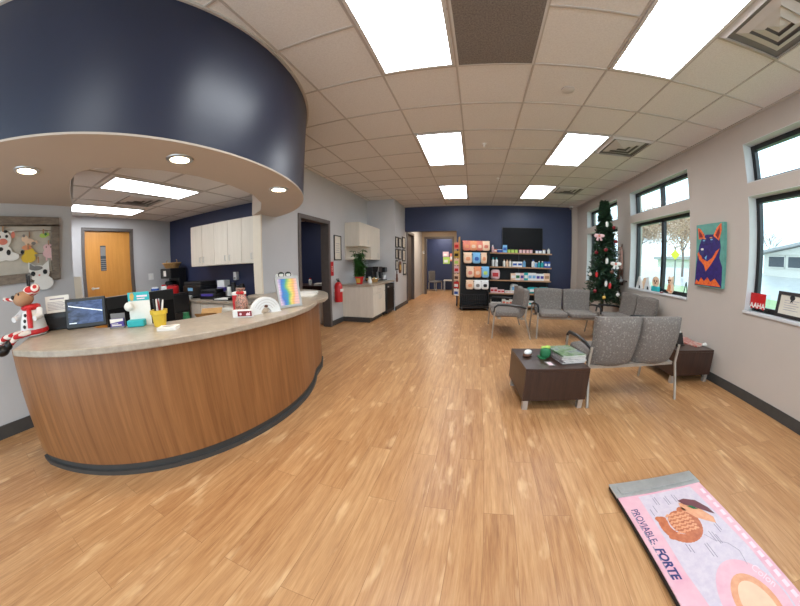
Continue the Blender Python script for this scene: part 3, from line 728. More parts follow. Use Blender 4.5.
# framed chart
t = thing('framed_chart', 'silver-framed rainbow striped chart leaning on the counter', 'picture frame', (-1.47, 1.965, ZC), R(68))
X = Matrix.Translation((0, 0.0, 0.003)) @ Matrix.Rotation(R(-12), 4, 'X')
f = MB()
for a, b in (((-0.115, 0.022), (-0.095, 0.248)), ((0.095, 0.022), (0.115, 0.248)), ((-0.115, 0), (0.115, 0.022)), ((-0.115, 0.248), (0.115, 0.27))):
    f.box((a[0], -0.004, a[1]), (b[0], 0.014, b[1]), X=X)
f.out('frame', 'silver', t, smooth=0, bevel=0.002)
MB().box((-0.096, 0.0, 0.02), (0.096, 0.006, 0.25), X=X).out('chart', 'spectrum', t, smooth=0)
MB().box((-0.02, 0.012, 0.0), (0.02, 0.11, 0.004)).out('easel', 'black', t, smooth=0)
t = thing('reading_glasses', 'dark folded glasses with green lenses behind the framed chart', 'glasses', (-1.62, 2.08, ZC), R(62))
MB().box((-0.075, -0.018, 0.0), (0.075, 0.012, 0.285)).out('display_post', 'frosted', t, smooth=0)
for q in (-0.035, 0.035):
    rm = MB().tube([(q + 0.027 * math.cos(a), -0.014, 0.275 + 0.02 * math.sin(a)) for a in [i * PI / 8 for i in range(16)]], 0.007, 6, closed=True).out('rim', 'black', t)
    MB().card(disc(q, 0.275, 0.022, 0.017), -0.016, -0.013).out('lens', 'green', rm, smooth=0)
for i, (x, y, r_, lab) in enumerate(((-1.84, 2.78, 20, 'loose stack of white papers at the rounded counter end'), (-2.02, 3.02, -14, 'second stack of white papers near the counter tip'))):
    t = thing('paper_stack', lab, 'papers', (x, y, ZC), R(r_), 'papers at the counter end')
    MB().box((-0.10, -0.13, 0), (0.10, 0.13, 0.012)).box((-0.09, -0.12, 0.012), (0.105, 0.11, 0.02), X=Matrix.Rotation(R(9), 4, 'Z')).out('sheets', 'paper', t, smooth=0)
t = thing('tape_dispenser', 'small red and white box behind the papers on the counter', 'box', (-2.14, 2.76, ZC), R(20))
MB().box((-0.04, -0.03, 0), (0.04, 0.03, 0.075)).out('box', 'red', t, smooth=0, bevel=0.003)
MB().box((-0.041, -0.031, 0.03), (0.041, 0.031, 0.05)).out('band', 'white', t, smooth=0)

# ------------------------------------------------------------------ behind the desk
t = thing('work_desk', 'low inner desk surface behind the reception counter', 'desk', (0, 0, 0))
wd = arc(DC, 1.00, -48, 50, 20) + [(-2.75, 2.40), (-3.0, 2.05), (-2.95, 1.30), (-2.75, 1.00)]
MB().prism(wd, 0.585, 0.615).out('desktop', 'counter', t, smooth=0)
for x, y in ((-2.75, 1.15), (-2.80, 2.15), (-2.15, 1.4), (-2.15, 2.0)): MB().box((x - 0.02, y - 0.02, 0), (x + 0.02, y + 0.02, 0.585)).out('leg', 'black_matte', t, smooth=0)
t = thing('computer_monitor', 'wide black computer monitor behind the counter, in front of the wooden door', 'monitor', (-2.84, 1.33, 0.615), R(92))
MB().box((-0.37, -0.01, 0.06), (0.37, 0.03, 0.405)).out('bezel', 'black', t, smooth=0, bevel=0.006)
MB().box((-0.355, -0.013, 0.085), (0.355, -0.009, 0.30)).out('back_panel', 'screen_dark', t, smooth=0)
MB().box((-0.03, 0.03, 0.0), (0.03, 0.06, 0.25)).box((-0.12, -0.05, 0), (0.12, 0.12, 0.012)).out('stand', 'black', t, smooth=0)
# back counter along the navy wall
t = thing('back_counter', 'worktop unit with stone top along the navy wall behind reception', 'counter', (-4.14, 3.03, 0))
MB().box((-1.40, -0.25, 0.08), (1.40, 0.28, 0.70)).out('cabinet', 'cream_lam', t, smooth=0)
MB().box((-1.42, -0.29, 0.70), (1.42, 0.295, 0.735)).out('worktop', 'counter', t, smooth=0, bevel=0.004)
for i in range(5): MB().box((-1.39 + i * 0.558, -0.266, 0.10), (-0.845 + i * 0.558, -0.25, 0.69)).out('door', 'cream_lam', t, smooth=0, bevel=0.003)
MB().box((-1.38, -0.21, 0), (1.38, 0.26, 0.08)).out('plinth', 'base_dark', t, smooth=0)
ZB = 0.736
t = thing('wall_cabinet', 'row of cream wall cabinets hung on the navy wall behind reception', 'cabinet', (-3.61, 3.165, 1.25))
MB().box((-0.76, -0.145, 0), (0.76, 0.16, 0.66)).out('carcass', 'cream_lam', t, smooth=0)
xs = [-0.76, -0.44, -0.12, 0.20, 0.50, 0.76]
for i in range(5):
    d = MB().box((xs[i] + 0.003, -0.163, 0.003), (xs[i + 1] - 0.003, -0.146, 0.657)).out('door', 'cream_lam', t, smooth=0, bevel=0.002)
    hx = xs[i + 1] - 0.05 if i % 2 == 0 else xs[i] + 0.05
    MB().tube([(hx, -0.163, 0.06), (hx, -0.185, 0.065), (hx, -0.185, 0.135), (hx, -0.163, 0.14)], 0.005, 6).out('handle', 'silver', d)
t = thing('coffee_maker', 'tall black coffee maker in the corner behind reception', 'coffee maker', (-5.16, 3.10, ZB), 0)
t.scale = (0.75, 1, 1)
MB().box((-0.26, -0.16, 0), (0.26, 0.18, 0.05)).box((-0.26, 0.02, 0.05), (0.26, 0.18, 0.36)).box((-0.26, -0.16, 0.34), (0.26, 0.18, 0.52)).out('body', 'black', t, smooth=0, bevel=0.012)
MB().box((-0.09, -0.164, 0.38), (0.03, -0.160, 0.48)).out('label_plate', 'paper', t, smooth=0)
MB().lathe([(0, 0.05), (0.10, 0.05), (0.13, 0.15), (0.11, 0.27), (0.09, 0.29), (0, 0.29)], (0, -0.06, 0), n=20).out('carafe', 'screen_dark', t)
t = thing('wicker_basket', 'small tan wicker basket on top of the black coffee maker', 'basket', (-5.16, 3.09, ZB + 0.52))
t.scale = (0.75, 0.75, 0.9)
MB().lathe([(0, 0), (0.16, 0), (0.23, 0.10), (0.24, 0.105), (0.225, 0.10), (0.15, 0.012), (0, 0.012)], n=24).out('bowl', 'wicker', t)
MB().tube([(0.235 * math.cos(a), 0.235 * math.sin(a), 0.105) for a in [i * PI / 12 for i in range(24)]], 0.012, 6, closed=True).out('rim', 'wicker', t)
for q in (-1, 1): MB().tube([(q * 0.23, 0, 0.10), (q * 0.26, 0, 0.15), (q * 0.22, 0, 0.17)], 0.01, 6).out('handle', 'wicker', t)
def canister(name, label, cat, loc, r, h, mat, lidmat='white', group=None):
    t = thing(name, label, cat, loc, 0, group)
    MB().lathe([(0, 0), (r * 0.95, 0), (r, 0.01), (r, h * 0.82), (r * 0.9, h * 0.86), (0, h * 0.86)], n=18).out('body', mat, t)
    MB().lathe([(0, h * 0.86), (r * 0.82, h * 0.86), (r * 0.82, h), (0, h)], n=18).out('lid', lidmat, t)
    return t
t = thing('filing_cabinet', 'dark low filing cabinet behind the computer monitor', 'cabinet', (-4.30, 2.33, 0))
MB().box((-0.20, -0.40, 0.0), (0.20, 0.40, 0.86)).out('body', 'black_matte', t, smooth=0, bevel=0.005)
for k in range(3): MB().box((0.202, -0.38, 0.04 + k * 0.275), (0.215, 0.38, 0.295 + k * 0.275)).out('drawer', 'black', t, smooth=0)
canister('canister', 'blue canister with a white lid behind the computer monitor', 'canister', (-4.24, 2.22, 0.861), 0.062, 0.125, 'blue')
canister('canister', 'white canister between the blue one and the red tub', 'canister', (-4.24, 2.37, 0.861), 0.042, 0.15, 'white', 'red')
canister('tub', 'bright red tub on the dark cabinet in front of the coffee maker', 'tub', (-4.24, 2.53, 0.861), 0.095, 0.13, 'red', 'darkred')
# big printer
t = thing('printer', 'large black multifunction printer on the back counter', 'printer', (-4.30, 3.10, ZB), 0)
MB().box((-0.26, -0.18, 0.0), (0.26, 0.18, 0.21)).out('body', 'black', t, smooth=0, bevel=0.02)
MB().box((-0.25, -0.16, 0.20), (0.25, 0.17, 0.27)).out('scanner_lid', 'black_matte', t, smooth=0, bevel=0.015)
MB().box((-0.10, -0.185, 0.12), (0.04, -0.180, 0.17)).out('display', 'lightblue', t, smooth=0)
MB().box((-0.16, -0.24, 0.03), (0.16, -0.17, 0.04)).out('paper_tray', 'black_matte', t, smooth=0)
t = thing('desk_phone', 'white corded desk phone lying before the black printer', 'phone', (-4.36, 2.80, ZB), R(0))
MB().prism([(-0.12, -0.09), (0.12, -0.09), (0.12, 0.09), (-0.12, 0.09)], 0, 0.03).box((-0.12, 0.02, 0.03), (0.12, 0.09, 0.05)).out('base', 'white', t, smooth=0, bevel=0.006)
MB().tube([(-0.10, -0.07, 0.055), (-0.10, -0.04, 0.07), (-0.10, 0.04, 0.07), (-0.10, 0.07, 0.055)], [0.022, 0.016, 0.016, 0.022], 8).out('handset', 'white', t)
b = MB()
for i in range(3):
    for j in range(4): b.box((-0.04 + i * 0.045, -0.075 + j * 0.022, 0.03), (-0.01 + i * 0.045, -0.06 + j * 0.022, 0.036))
b.out('keypad', 'grey', t, smooth=0)
t = thing('label_printer', 'small dark printer with purple front next to the black printer', 'printer', (-3.80, 2.98, ZB), R(8))
MB().box((-0.17, -0.13, 0), (0.17, 0.13, 0.09)).prism([(-0.16, -0.10), (0.16, -0.10), (0.14, 0.12), (-0.14, 0.12)], 0.09, 0.15).out('body', 'black', t, smooth=0, bevel=0.012)
MB().box((-0.13, -0.135, 0.05), (0.13, -0.130, 0.085)).out('front_strip', 'purple', t, smooth=0)
t = thing('labelled_carton', 'white carton with a purple band on the navy wall side', 'carton', (-3.80, 3.22, ZB), 0)
MB().box((-0.09, -0.06, 0), (0.09, 0.06, 0.27)).out('box', 'white', t, smooth=0)
MB().box((-0.091, -0.061, 0.10), (0.091, 0.061, 0.16)).out('band', 'purple', t, smooth=0)
for i, (x, h, c, lab) in enumerate(((-3.52, 0.20, 'frosted', 'pale plastic bottle among the bottles on the back counter'), (-3.42, 0.24, 'black', 'tall black bottle on the back counter below the cabinets'), (-3.32, 0.19, 'grey', 'grey bottle at the end of the bottle row on the back counter'), (-3.23, 0.22, 'black_matte', 'matte black canister at the end of the bottle row'))):
    canister('bottle', lab, 'bottle', (x, 3.10, ZB), 0.042, h, c, 'black', 'bottles on the back counter')
t = thing('paper_tray', 'flat black paper tray on the back counter by the label printer', 'tray', (-3.40, 2.90, ZB), R(6))
MB().box((-0.16, -0.11, 0), (0.16, 0.11, 0.012)).box((-0.16, 0.10, 0.012), (0.16, 0.11, 0.04)).box((-0.16, -0.11, 0.012), (-0.15, 0.11, 0.04)).box((0.15, -0.11, 0.012), (0.16, 0.11, 0.04)).out('tray', 'black', t, smooth=0)
MB().box((-0.14, -0.10, 0.012), (0.14, 0.09, 0.022)).out('papers', 'paper', t, smooth=0)
for nm_, x, z in (('light_switch', 2.86, 1.13),):
    t = thing('light_switch', 'white light switch plate on the grey wall beside the wooden door', 'switch', (BAYX, x, z), PI / 2)
    MB().box((-0.055, -0.010, -0.06), (0.055, 0, 0.06)).out('plate', 'white', t, smooth=0, bevel=0.003)
    MB().box((-0.012, -0.018, -0.02), (0.012, -0.010, 0.02)).out('toggle', 'paper', t, smooth=0)
t = thing('wall_dispenser', 'small white sanitizer dispenser on the navy wall under the cabinets', 'dispenser', (-3.56, 3.33, 1.0))
MB().box((-0.035, -0.07, 0), (0.035, 0, 0.13)).out('housing', 'white', t, smooth=0, bevel=0.008)
MB().box((-0.02, -0.075, 0.01), (0.02, -0.07, 0.05)).out('lever', 'grey', t, smooth=0)
# clutter on the inner desk
t = thing('open_carton', 'brown open cardboard carton tilted on the inner desk', 'carton', (-2.42, 1.83, 0.616), R(38))
MB().box((-0.11, -0.08, 0), (0.11, 0.08, 0.13)).out('box', 'cardboard', t, smooth=0)
MB().add([(-0.11, -0.08, 0.13), (0.11, -0.08, 0.13), (0.11, -0.15, 0.17), (-0.11, -0.15, 0.17)], [(0, 1, 2, 3)]).out('flap', 'cardboard', t, smooth=0); MB().add([(-0.11, 0.08, 0.13), (0.11, 0.08, 0.13), (0.11, 0.14, 0.18), (-0.11, 0.14, 0.18)], [(0, 1, 2, 3)]).out('flap', 'cardboard', t, smooth=0)
canister('drink_bottle', 'green plastic bottle standing on the inner desk', 'bottle', (-2.36, 1.52, 0.616), 0.034, 0.21, 'green', 'green')
t = thing('storage_bin', 'clear plastic bin of papers on the inner desk', 'bin', (-2.52, 2.12, 0.616), R(30))
MB().box((-0.12, -0.09, 0), (0.12, 0.09, 0.012)).box((-0.12, -0.09, 0), (-0.112, 0.09, 0.14)).box((0.112, -0.09, 0), (0.12, 0.09, 0.14)).box((-0.12, -0.09, 0), (0.12, -0.082, 0.14)).box((-0.12, 0.082, 0), (0.12, 0.09, 0.14)).out('bin', 'frosted', t, smooth=0)
MB().box((-0.10, -0.07, 0.012), (0.10, 0.07, 0.11)).out('papers', 'paper', t, smooth=0)

# ------------------------------------------------------------------ picture board on the front-left wall
t = thing('picture_board', 'large rustic wooden frame with string lines on the grey wall', 'picture frame', (XF, 0.16, 1.215), PI / 2)
f = MB(); wB, hB, th = 0.53, 0.545, 0.075
for a, b in (((-wB, th), (-wB + th, hB - th)), ((wB - th, th), (wB, hB - th)), ((-wB, 0), (wB, th)), ((-wB, hB - th), (wB, hB))):
    f.box((a[0], -0.035, a[1]), (b[0], -0.001, b[1]))
f.out('frame', 'frame_rustic', t, smooth=0, bevel=0.006)
MB().box((-wB + 0.03, -0.012, 0.03), (wB - 0.03, -0.004, hB - 0.03)).out('backing', 'canvas', t, smooth=0)
for zz in (0.235, 0.43): MB().tube([(-wB + th, -0.02, zz), (-0.2, -0.02, zz - 0.008), (0.15, -0.02, zz - 0.006), (wB - th, -0.02, zz)], 0.002, 5).out('string', 'brown', t)
pb = (XF + 0.04, 0.16, 1.255)
def cutout(name, label, parts, y, z, group='animal cut-outs on the picture board', clip=True, dx=0.026, sc=1.0):
    t = thing(name, label, 'paper cut-out', (XF + dx, 0.16 + y, 1.215 + z), PI / 2, group)
    t.scale = (sc, 1, sc)
    for i, (pname, polys, mt) in enumerate(parts):
        m = MB()
        for j, p in enumerate(polys):
            m.card(p, -0.005 - 0.0030 * i - 0.0004 * j, -0.003 - 0.0030 * i)
            if pname not in ('body', 'shape'): m.out(pname, mt, t, smooth=0); m = MB()
        if m.v: m.out(pname, mt, t, smooth=0)
    if clip:
        zt = max(v[1] for p in parts[0][1] for v in p)
        MB().box((-0.005, -0.014, zt - 0.012), (0.005, 0.004, zt + 0.03)).out('clothespin', 'tan', t, smooth=0)
cutout('cow_cutout', 'paper cow cut-out with a pink snout in the rustic frame', [
    ('body', [disc(-0.03, 0.03, 0.10, 0.06), disc(0.0, 0.12, 0.062, 0.06), [(-0.055, 0.165), (-0.085, 0.185), (-0.04, 0.18)], [(0.055, 0.165), (0.095, 0.18), (0.04, 0.18)], disc(-0.10, 0.0, 0.05, 0.03), disc(0.06, 0.0, 0.06, 0.03)], 'paper'),
    ('spot', [disc(-0.075, 0.02, 0.018), disc(-0.02, 0.055, 0.022, 0.014), disc(0.04, 0.03, 0.016, 0.02), disc(-0.025, 0.14, 0.011), disc(0.028, 0.142, 0.011), disc(-0.10, 0.04, 0.012), disc(0.02, 0.175, 0.016, 0.01)], 'black'),
    ('snout', [disc(0.0, 0.105, 0.034, 0.022)], 'salmon'), ('ear', [disc(0.075, 0.15, 0.014, 0.024)], 'salmon')], 0.03, 0.22, sc=1.15)
cutout('chick_cutout', 'yellow paper duck cut-out with an orange cap in the rustic frame', [
    ('body', [disc(0, 0.03, 0.056, 0.036), disc(0.01, 0.07, 0.04, 0.035), [(0.04, 0.05), (0.075, 0.06), (0.05, 0.075)]], 'yellow'),
    ('cap', [disc(-0.01, 0.105, 0.038, 0.018)], 'orange'), ('eye', [disc(-0.045, 0.075, 0.014)], 'black')], 0.245, 0.165, dx=0.03, sc=1.15)
cutout('cat_cutout', 'big-eyed white and grey paper cat hanging below the rustic frame', [
    ('body', [disc(0.03, 0.02, 0.075, 0.05), disc(0, 0.09, 0.08, 0.055), [(-0.075, 0.10), (-0.075, 0.17), (-0.02, 0.14)], [(0.03, 0.14), (0.078, 0.175), (0.078, 0.10)]], 'paper'),
    ('fur_patch', [[(-0.07, 0.12), (-0.066, 0.16), (-0.025, 0.135)], disc(-0.02, 0.125, 0.05, 0.016), disc(-0.075, 0.07, 0.018, 0.03)], 'grey'),
    ('eye', [disc(-0.045, 0.088, 0.017), disc(0.045, 0.096, 0.017)], 'black'), ('nose', [disc(0.0, 0.075, 0.008, 0.006)], 'salmon')], 0.33, -0.04, dx=0.042, sc=1.2)
cutout('pig_cutout', 'pale tan paper piglet cut-out near the top of the rustic frame', [
    ('body', [disc(0.0, 0.03, 0.045, 0.032), disc(-0.04, 0.06, 0.03, 0.028), [(0.04, 0.03), (0.075, 0.02), (0.06, 0.05)]], 'peach'),
    ('spot', [disc(0.035, 0.02, 0.02, 0.014), disc(-0.05, 0.085, 0.012)], 'grey')], 0.26, 0.30)
cutout('leaf_cutout', 'small green paper cut-out in the frame corner', [('shape', [disc(0, 0.02, 0.035, 0.02), disc(0.03, 0.03, 0.025, 0.016)], 'lime'), ('dot', [disc(0.02, 0.03, 0.012)], 'green')], 0.385, 0.365)
cutout('sheep_cutout', 'pale lilac paper lamb cut-out at the side of the rustic frame', [
    ('body', [disc(0, 0.03, 0.055, 0.04), disc(0.0, 0.08, 0.05, 0.034), [(-0.03, -0.03), (-0.015, -0.03), (-0.015, 0.01), (-0.03, 0.01)], [(0.02, -0.03), (0.035, -0.03), (0.035, 0.01), (0.02, 0.01)]], 'pink'),
    ('eye', [disc(-0.02, 0.085, 0.006), disc(0.02, 0.085, 0.006)], 'brown')], 0.43, 0.20)

# ------------------------------------------------------------------ lobby doorway room
t = thing('office_desk', 'dark desk with papers seen through the lobby doorway', 'desk', (-3.42, 5.55, 0), 0)
MB().box((-0.65, -0.35, 0.70), (0.65, 0.35, 0.735)).out('desktop', 'espresso_top', t, smooth=0)
MB().box((-0.63, -0.33, 0), (-0.60, 0.33, 0.70)).out('side_panel', 'espresso', t, smooth=0)
MB().box((0.60, -0.33, 0), (0.63, 0.33, 0.70)).out('side_panel', 'espresso', t, smooth=0)
MB().box((-0.60, 0.28, 0.2), (0.60, 0.30, 0.70)).out('modesty_panel', 'espresso', t, smooth=0)
t = thing('paper_pile', 'white pile of papers on the desk inside the doorway', 'papers', (-3.15, 5.35, 0.736), R(20))
MB().box((-0.15, -0.11, 0), (0.15, 0.11, 0.03)).box((-0.13, -0.12, 0.03), (0.16, 0.10, 0.05)).out('sheets', 'paper', t, smooth=0)
t = thing('bottle', 'small white bottle on the desk inside the doorway', 'bottle', (-3.50, 5.45, 0.736))
MB().lathe([(0, 0), (0.04, 0), (0.04, 0.11), (0.02, 0.13), (0, 0.13)], n=14).out('body', 'white', t)
MB().lathe([(0, 0.13), (0.022, 0.13), (0.022, 0.16), (0, 0.16)], n=14).out('cap', 'red', t)
t = thing('file_cabinet', 'beige low cabinet just inside the lobby doorway', 'cabinet', (-2.90, 4.92, 0), 0)
MB().box((-0.17, -0.10, 0), (0.17, 0.10, 0.62)).out('body', 'cream_lam', t, smooth=0, bevel=0.004)
MB().box((0.172, -0.09, 0.33), (0.182, 0.09, 0.60)).out('drawer', 'cream_lam', t, smooth=0)
MB().box((0.172, -0.09, 0.04), (0.182, 0.09, 0.31)).out('drawer', 'cream_lam', t, smooth=0)
# wall things on the left wall
def hung_frame(y, z0, z1, w_, label, wallx, rz=PI / 2, mat='frame_black', inside='cert', border=0.018, name='framed_certificate', cat='picture frame', group=None, seal=True):
    t = thing(name, label, cat, (wallx, y, z0), rz, group)
    h = z1 - z0; a = w_ / 2; f = MB()
    for p, q in (((-a, border), (-a + border, h - border)), ((a - border, border), (a, h - border)), ((-a, 0), (a, border)), ((-a, h - border), (a, h))):
        f.box((p[0], -0.022, p[1]), (q[0], -0.001, q[1]))
    f.out('frame', mat, t, smooth=0)
    s_ = MB().box((-a + border * .8, -0.012, border * .8), (a - border * .8, -0.004, h - border * .8)).out('sheet', inside, t, smooth=0)
    if seal:
        m = MB()
        for i in range(5): m.box((-a * 0.5, -0.0135, h * (0.30 + 0.09 * i)), (a * (0.5 - 0.15 * (i % 2)), -0.0122, h * (0.30 + 0.09 * i) + h * 0.018))
        m.out('print', 'ink_grey', s_, smooth=0)
    return t
hung_frame(5.03, 1.27, 1.76, 0.30, 'black-framed certificate on the wall between the doorway and the kitchenette', XL)
t = thing('extinguisher_sign', 'vertical red fire extinguisher sign above the extinguisher', 'sign', (XL, 4.79, 0.97), PI / 2)
MB().box((-0.055, -0.010, 0), (0.055, -0.001, 0.27)).out('panel', 'red', t, smooth=0)
text('lettering', 'FIRE', 0.06, 'paper', t, (0.022, -0.0108, 0.135), (PI / 2, PI / 2 * -1, 0))
t = thing('fire_extinguisher', 'red fire extinguisher on the wall bracket beside the doorway', 'fire extinguisher', (XL + 0.0905, 4.87, 0.46))
MB().lathe([(0, 0), (0.075, 0), (0.08, 0.02), (0.08, 0.30), (0.06, 0.36), (0.025, 0.385), (0, 0.385)], n=24).out('cylinder', 'red', t)
MB().box((-0.081, -0.05, 0.20), (0.0815, 0.05, 0.255)).out('label_band', 'paper', t, smooth=0)
MB().lathe([(0, 0.385), (0.022, 0.385), (0.022, 0.42), (0, 0.42)], n=12).box((-0.01, -0.07, 0.42), (0.01, 0.03, 0.432)).box((-0.01, -0.07, 0.44), (0.01, 0.02, 0.452)).out('valve', 'black', t, smooth=0)
MB().tube([(0, 0.02, 0.41), (0, 0.08, 0.38), (0.02, 0.095, 0.25), (0.02, 0.09, 0.12)], [0.009, 0.009, 0.009, 0.016], 8).out('hose', 'black', t)
MB().box((-0.0905, -0.04, 0.10), (-0.07, 0.04, 0.30)).out('bracket', 'silver', t, smooth=0)

# ------------------------------------------------------------------ kitchenette
t = thing('base_cabinet', 'cream base cabinet of the coffee corner with a dark plinth', 'cabinet', (XL, 5.22, 0))
MB().box((0.001, 0.0, 0.10), (0.66, 0.80, 0.735)).out('carcass', 'cream_lam', t, smooth=0)
d = MB().box((0.662, 0.005, 0.11), (0.68, 0.40, 0.57)).out('door', 'cream_lam', t, smooth=0, bevel=0.003)
MB().tube([(0.68, 0.36, 0.45), (0.70, 0.36, 0.45), (0.70, 0.36, 0.54), (0.68, 0.36, 0.54)], 0.005, 6).out('handle', 'silver', d)
d = MB().box((0.662, 0.405, 0.11), (0.68, 0.795, 0.57)).out('door', 'cream_lam', t, smooth=0, bevel=0.003)
MB().tube([(0.68, 0.45, 0.45), (0.70, 0.45, 0.45), (0.70, 0.45, 0.54), (0.68, 0.45, 0.54)], 0.005, 6).out('handle', 'silver', d)
d = MB().box((0.662, 0.005, 0.58), (0.68, 0.795, 0.73)).out('drawer', 'cream_lam', t, smooth=0, bevel=0.003)
MB().tube([(0.68, 0.35, 0.655), (0.70, 0.35, 0.655), (0.70, 0.45, 0.655), (0.68, 0.45, 0.655)], 0.005, 6).out('handle', 'silver', d)
MB().box((0.001, -0.012, 0), (0.60, 0.78, 0.10)).out('plinth', 'base_dark', t, smooth=0)
tag(MB().prism([(XL + 0.002, 5.19), (-1.93, 5.19), (-1.88, 5.24), (-1.88, BY - 0.003), (XL + 0.002, BY - 0.003)], 0.737, 0.775).out('worktop', 'counter', smooth=0, bevel=0.004), 'stone worktop over the coffee corner cabinet and fridge', 'worktop')
ZK = 0.776
t = thing('mini_fridge', 'black glass-door mini fridge under the coffee corner worktop', 'fridge', (XL + 0.05, 6.05, 0))
MB().box((0.0, 0.0, 0.03), (0.60, 0.63, 0.70)).out('body', 'black', t, smooth=0, bevel=0.006)
d = MB().box((0.605, 0.005, 0.04), (0.655, 0.625, 0.70)).out('door', 'black_matte', t, smooth=0, bevel=0.006)
MB().box((0.656, 0.05, 0.12), (0.660, 0.58, 0.62)).out('door_glass', 'screen_dark', d, smooth=0)
MB().tube([(0.655, 0.59, 0.25), (0.685, 0.59, 0.27), (0.685, 0.59, 0.55), (0.655, 0.59, 0.57)], 0.009, 6).out('handle', 'silver', d)
MB().box((0.656, 0.08, 0.635), (0.660, 0.18, 0.665)).out('badge', 'silver', d, smooth=0)
for x, y in ((0.05, 0.05), (0.55, 0.05), (0.05, 0.58), (0.55, 0.58)): MB().cyl((x, y, 0), (x, y, 0.03), 0.02, 10).out('foot', 'black', t)
t = thing('wall_cabinet', 'stepped cream wall cabinet above the coffee machine', 'cabinet', (XL, 5.38, 1.28))
MB().box((0.001, 0.0, 0.28), (0.32, 0.66, 0.78)).box((0.001, 0.66, 0.0), (0.32, 1.33, 0.78)).out('carcass', 'cream_lam', t, smooth=0)
d = MB().box((0.322, 0.003, 0.283), (0.338, 0.655, 0.777)).out('door', 'cream_lam', t, smooth=0, bevel=0.002)
MB().tube([(0.338, 0.45, 0.33), (0.358, 0.45, 0.33), (0.358, 0.45, 0.42), (0.338, 0.45, 0.42)], 0.005, 6).out('handle', 'silver', d)
d = MB().box((0.322, 0.663, 0.003), (0.338, 1.327, 0.777)).out('door', 'cream_lam', t, smooth=0, bevel=0.002)
MB().tube([(0.338, 1.12, 0.06), (0.358, 1.12, 0.06), (0.358, 1.12, 0.15), (0.338, 1.12, 0.15)], 0.005, 6).out('handle', 'silver', d)
MB().box((0.001, 0.0, 0.0), (0.30, 0.66, 0.018)).box((0.001, 0.0, 0.018), (0.02, 0.66, 0.28)).out('open_shelf', 'cream_lam', t, smooth=0)
# plant
t = thing('potted_plant', 'leafy green houseplant in a red pot on the coffee corner worktop', 'plant', (-2.22, 5.29, ZK))
MB().lathe([(0, 0), (0.06, 0), (0.085, 0.13), (0.092, 0.13), (0.092, 0.15), (0.078, 0.15), (0.075, 0.12), (0, 0.12)], n=22).out('pot', 'red', t)
MB().box((-0.03, -0.09, 0.03), (0.05, -0.082, 0.12)).out('pot_label', 'gold', t, smooth=0)
rnd = random.Random(3)
stem = MB(); lf = MB()
for i in range(24):
    az = rnd.uniform(0, 2 * PI); ln = rnd.uniform(0.02, 0.13); hh = rnd.uniform(0.30, 0.72)
    tip = (math.cos(az) * ln, math.sin(az) * ln, hh)
    stem.tube([(0, 0, 0.11), (tip[0] * 0.4, tip[1] * 0.4, hh * 0.6), tip], 0.004, 5)
    for k in range(34):
        u = rnd.uniform(0.25, 1.0); p = Vector((tip[0] * u * u, tip[1] * u * u, 0.11 + (hh - 0.11) * u))
        a2 = rnd.uniform(0, 2 * PI); L = rnd.uniform(0.07, 0.14); dr = Vector((math.cos(a2), math.sin(a2), rnd.uniform(-0.5, 0.5))).normalized()
        sd = dr.cross(Vector((0, 0, 1))).normalized() * L * 0.17
        lf.add([p, p + dr * L * 0.45 + sd, p + dr * L - Vector((0, 0, L * 0.25)), p + dr * L * 0.45 - sd], [(0, 1, 2, 3)])
stem.out('stem', 'leaf', t); lf.out('foliage', 'leaf', t, smooth=0)
t = thing('figurine', 'small white figurine beside the red plant pot', 'figurine', (-2.06, 5.47, ZK))
MB().lathe([(0, 0), (0.04, 0), (0.05, 0.03), (0.035, 0.08), (0.02, 0.095), (0, 0.095)], n=16).out('body', 'paper', t)
MB().ell((0, 0, 0.115), (0.03, 0.03, 0.03)).out('head', 'paper', t)
MB().ell((0.02, -0.015, 0.14), (0.01, 0.008, 0.018)).ell((-0.02, -0.015, 0.14), (0.01, 0.008, 0.018)).out('ear', 'grey', t)
t = thing('snack_basket', 'round basket of wrapped snacks on the coffee corner worktop', 'basket', (-2.14, 5.84, ZK))
MB().lathe([(0, 0), (0.11, 0), (0.145, 0.075), (0.15, 0.08), (0.138, 0.075), (0.10, 0.01), (0, 0.01)], n=24).out('bowl', 'wicker', t)
for i in range(14):
    a = i * 2.4; rr = 0.09 * math.sqrt((i + 0.5) / 14)
    mt = ['lime', 'paper', 'green', 'red', 'peach', 'gold'][i % 6]
    o = MB().ell((0, 0, 0), (0.035, 0.022, 0.018), 0.7, 0.7, 12, 8).out('snack_packet', mt, loc=(-2.14 + rr * math.cos(a), 5.84 + rr * math.sin(a), ZK + 0.065 + 0.012 * (i % 3)), rz=a)
    tag(o, {'lime': 'lime', 'paper': 'white', 'green': 'green', 'red': 'red', 'peach': 'peach', 'gold': 'gold'}[mt] + ' wrapped snack in the round basket on the worktop', 'snack', 'snacks in the basket')
t = thing('coffee_machine', 'black pod coffee machine with a silver edge on the worktop', 'coffee machine', (-2.24, 6.22, ZK), 0)
MB().prism([(-0.16, -0.14), (0.16, -0.14), (0.16, 0.14), (-0.16, 0.14)], 0, 0.05).box((-0.16, -0.14, 0.05), (0.02, 0.14, 0.33)).box((0.02, -0.14, 0.22), (0.17, 0.14, 0.34)).out('body', 'black', t, smooth=0, bevel=0.012)
MB().tube([(0.175, -0.14, 0.34), (0.15, -0.145, 0.2), (0.17, -0.145, 0.03)], 0.009, 6).out('edge_trim', 'silver', t)
MB().box((0.03, -0.09, 0.05), (0.16, 0.09, 0.06)).out('drip_tray', 'silver', t, smooth=0)
MB().box((-0.16, 0.14, 0.04), (0.0, 0.20, 0.30)).out('water_tank', 'frosted', t, smooth=0, bevel=0.01)
t = thing('hot_water_dispenser', 'small black dispenser behind the coffee machine', 'dispenser', (-2.12, 6.50, ZK))
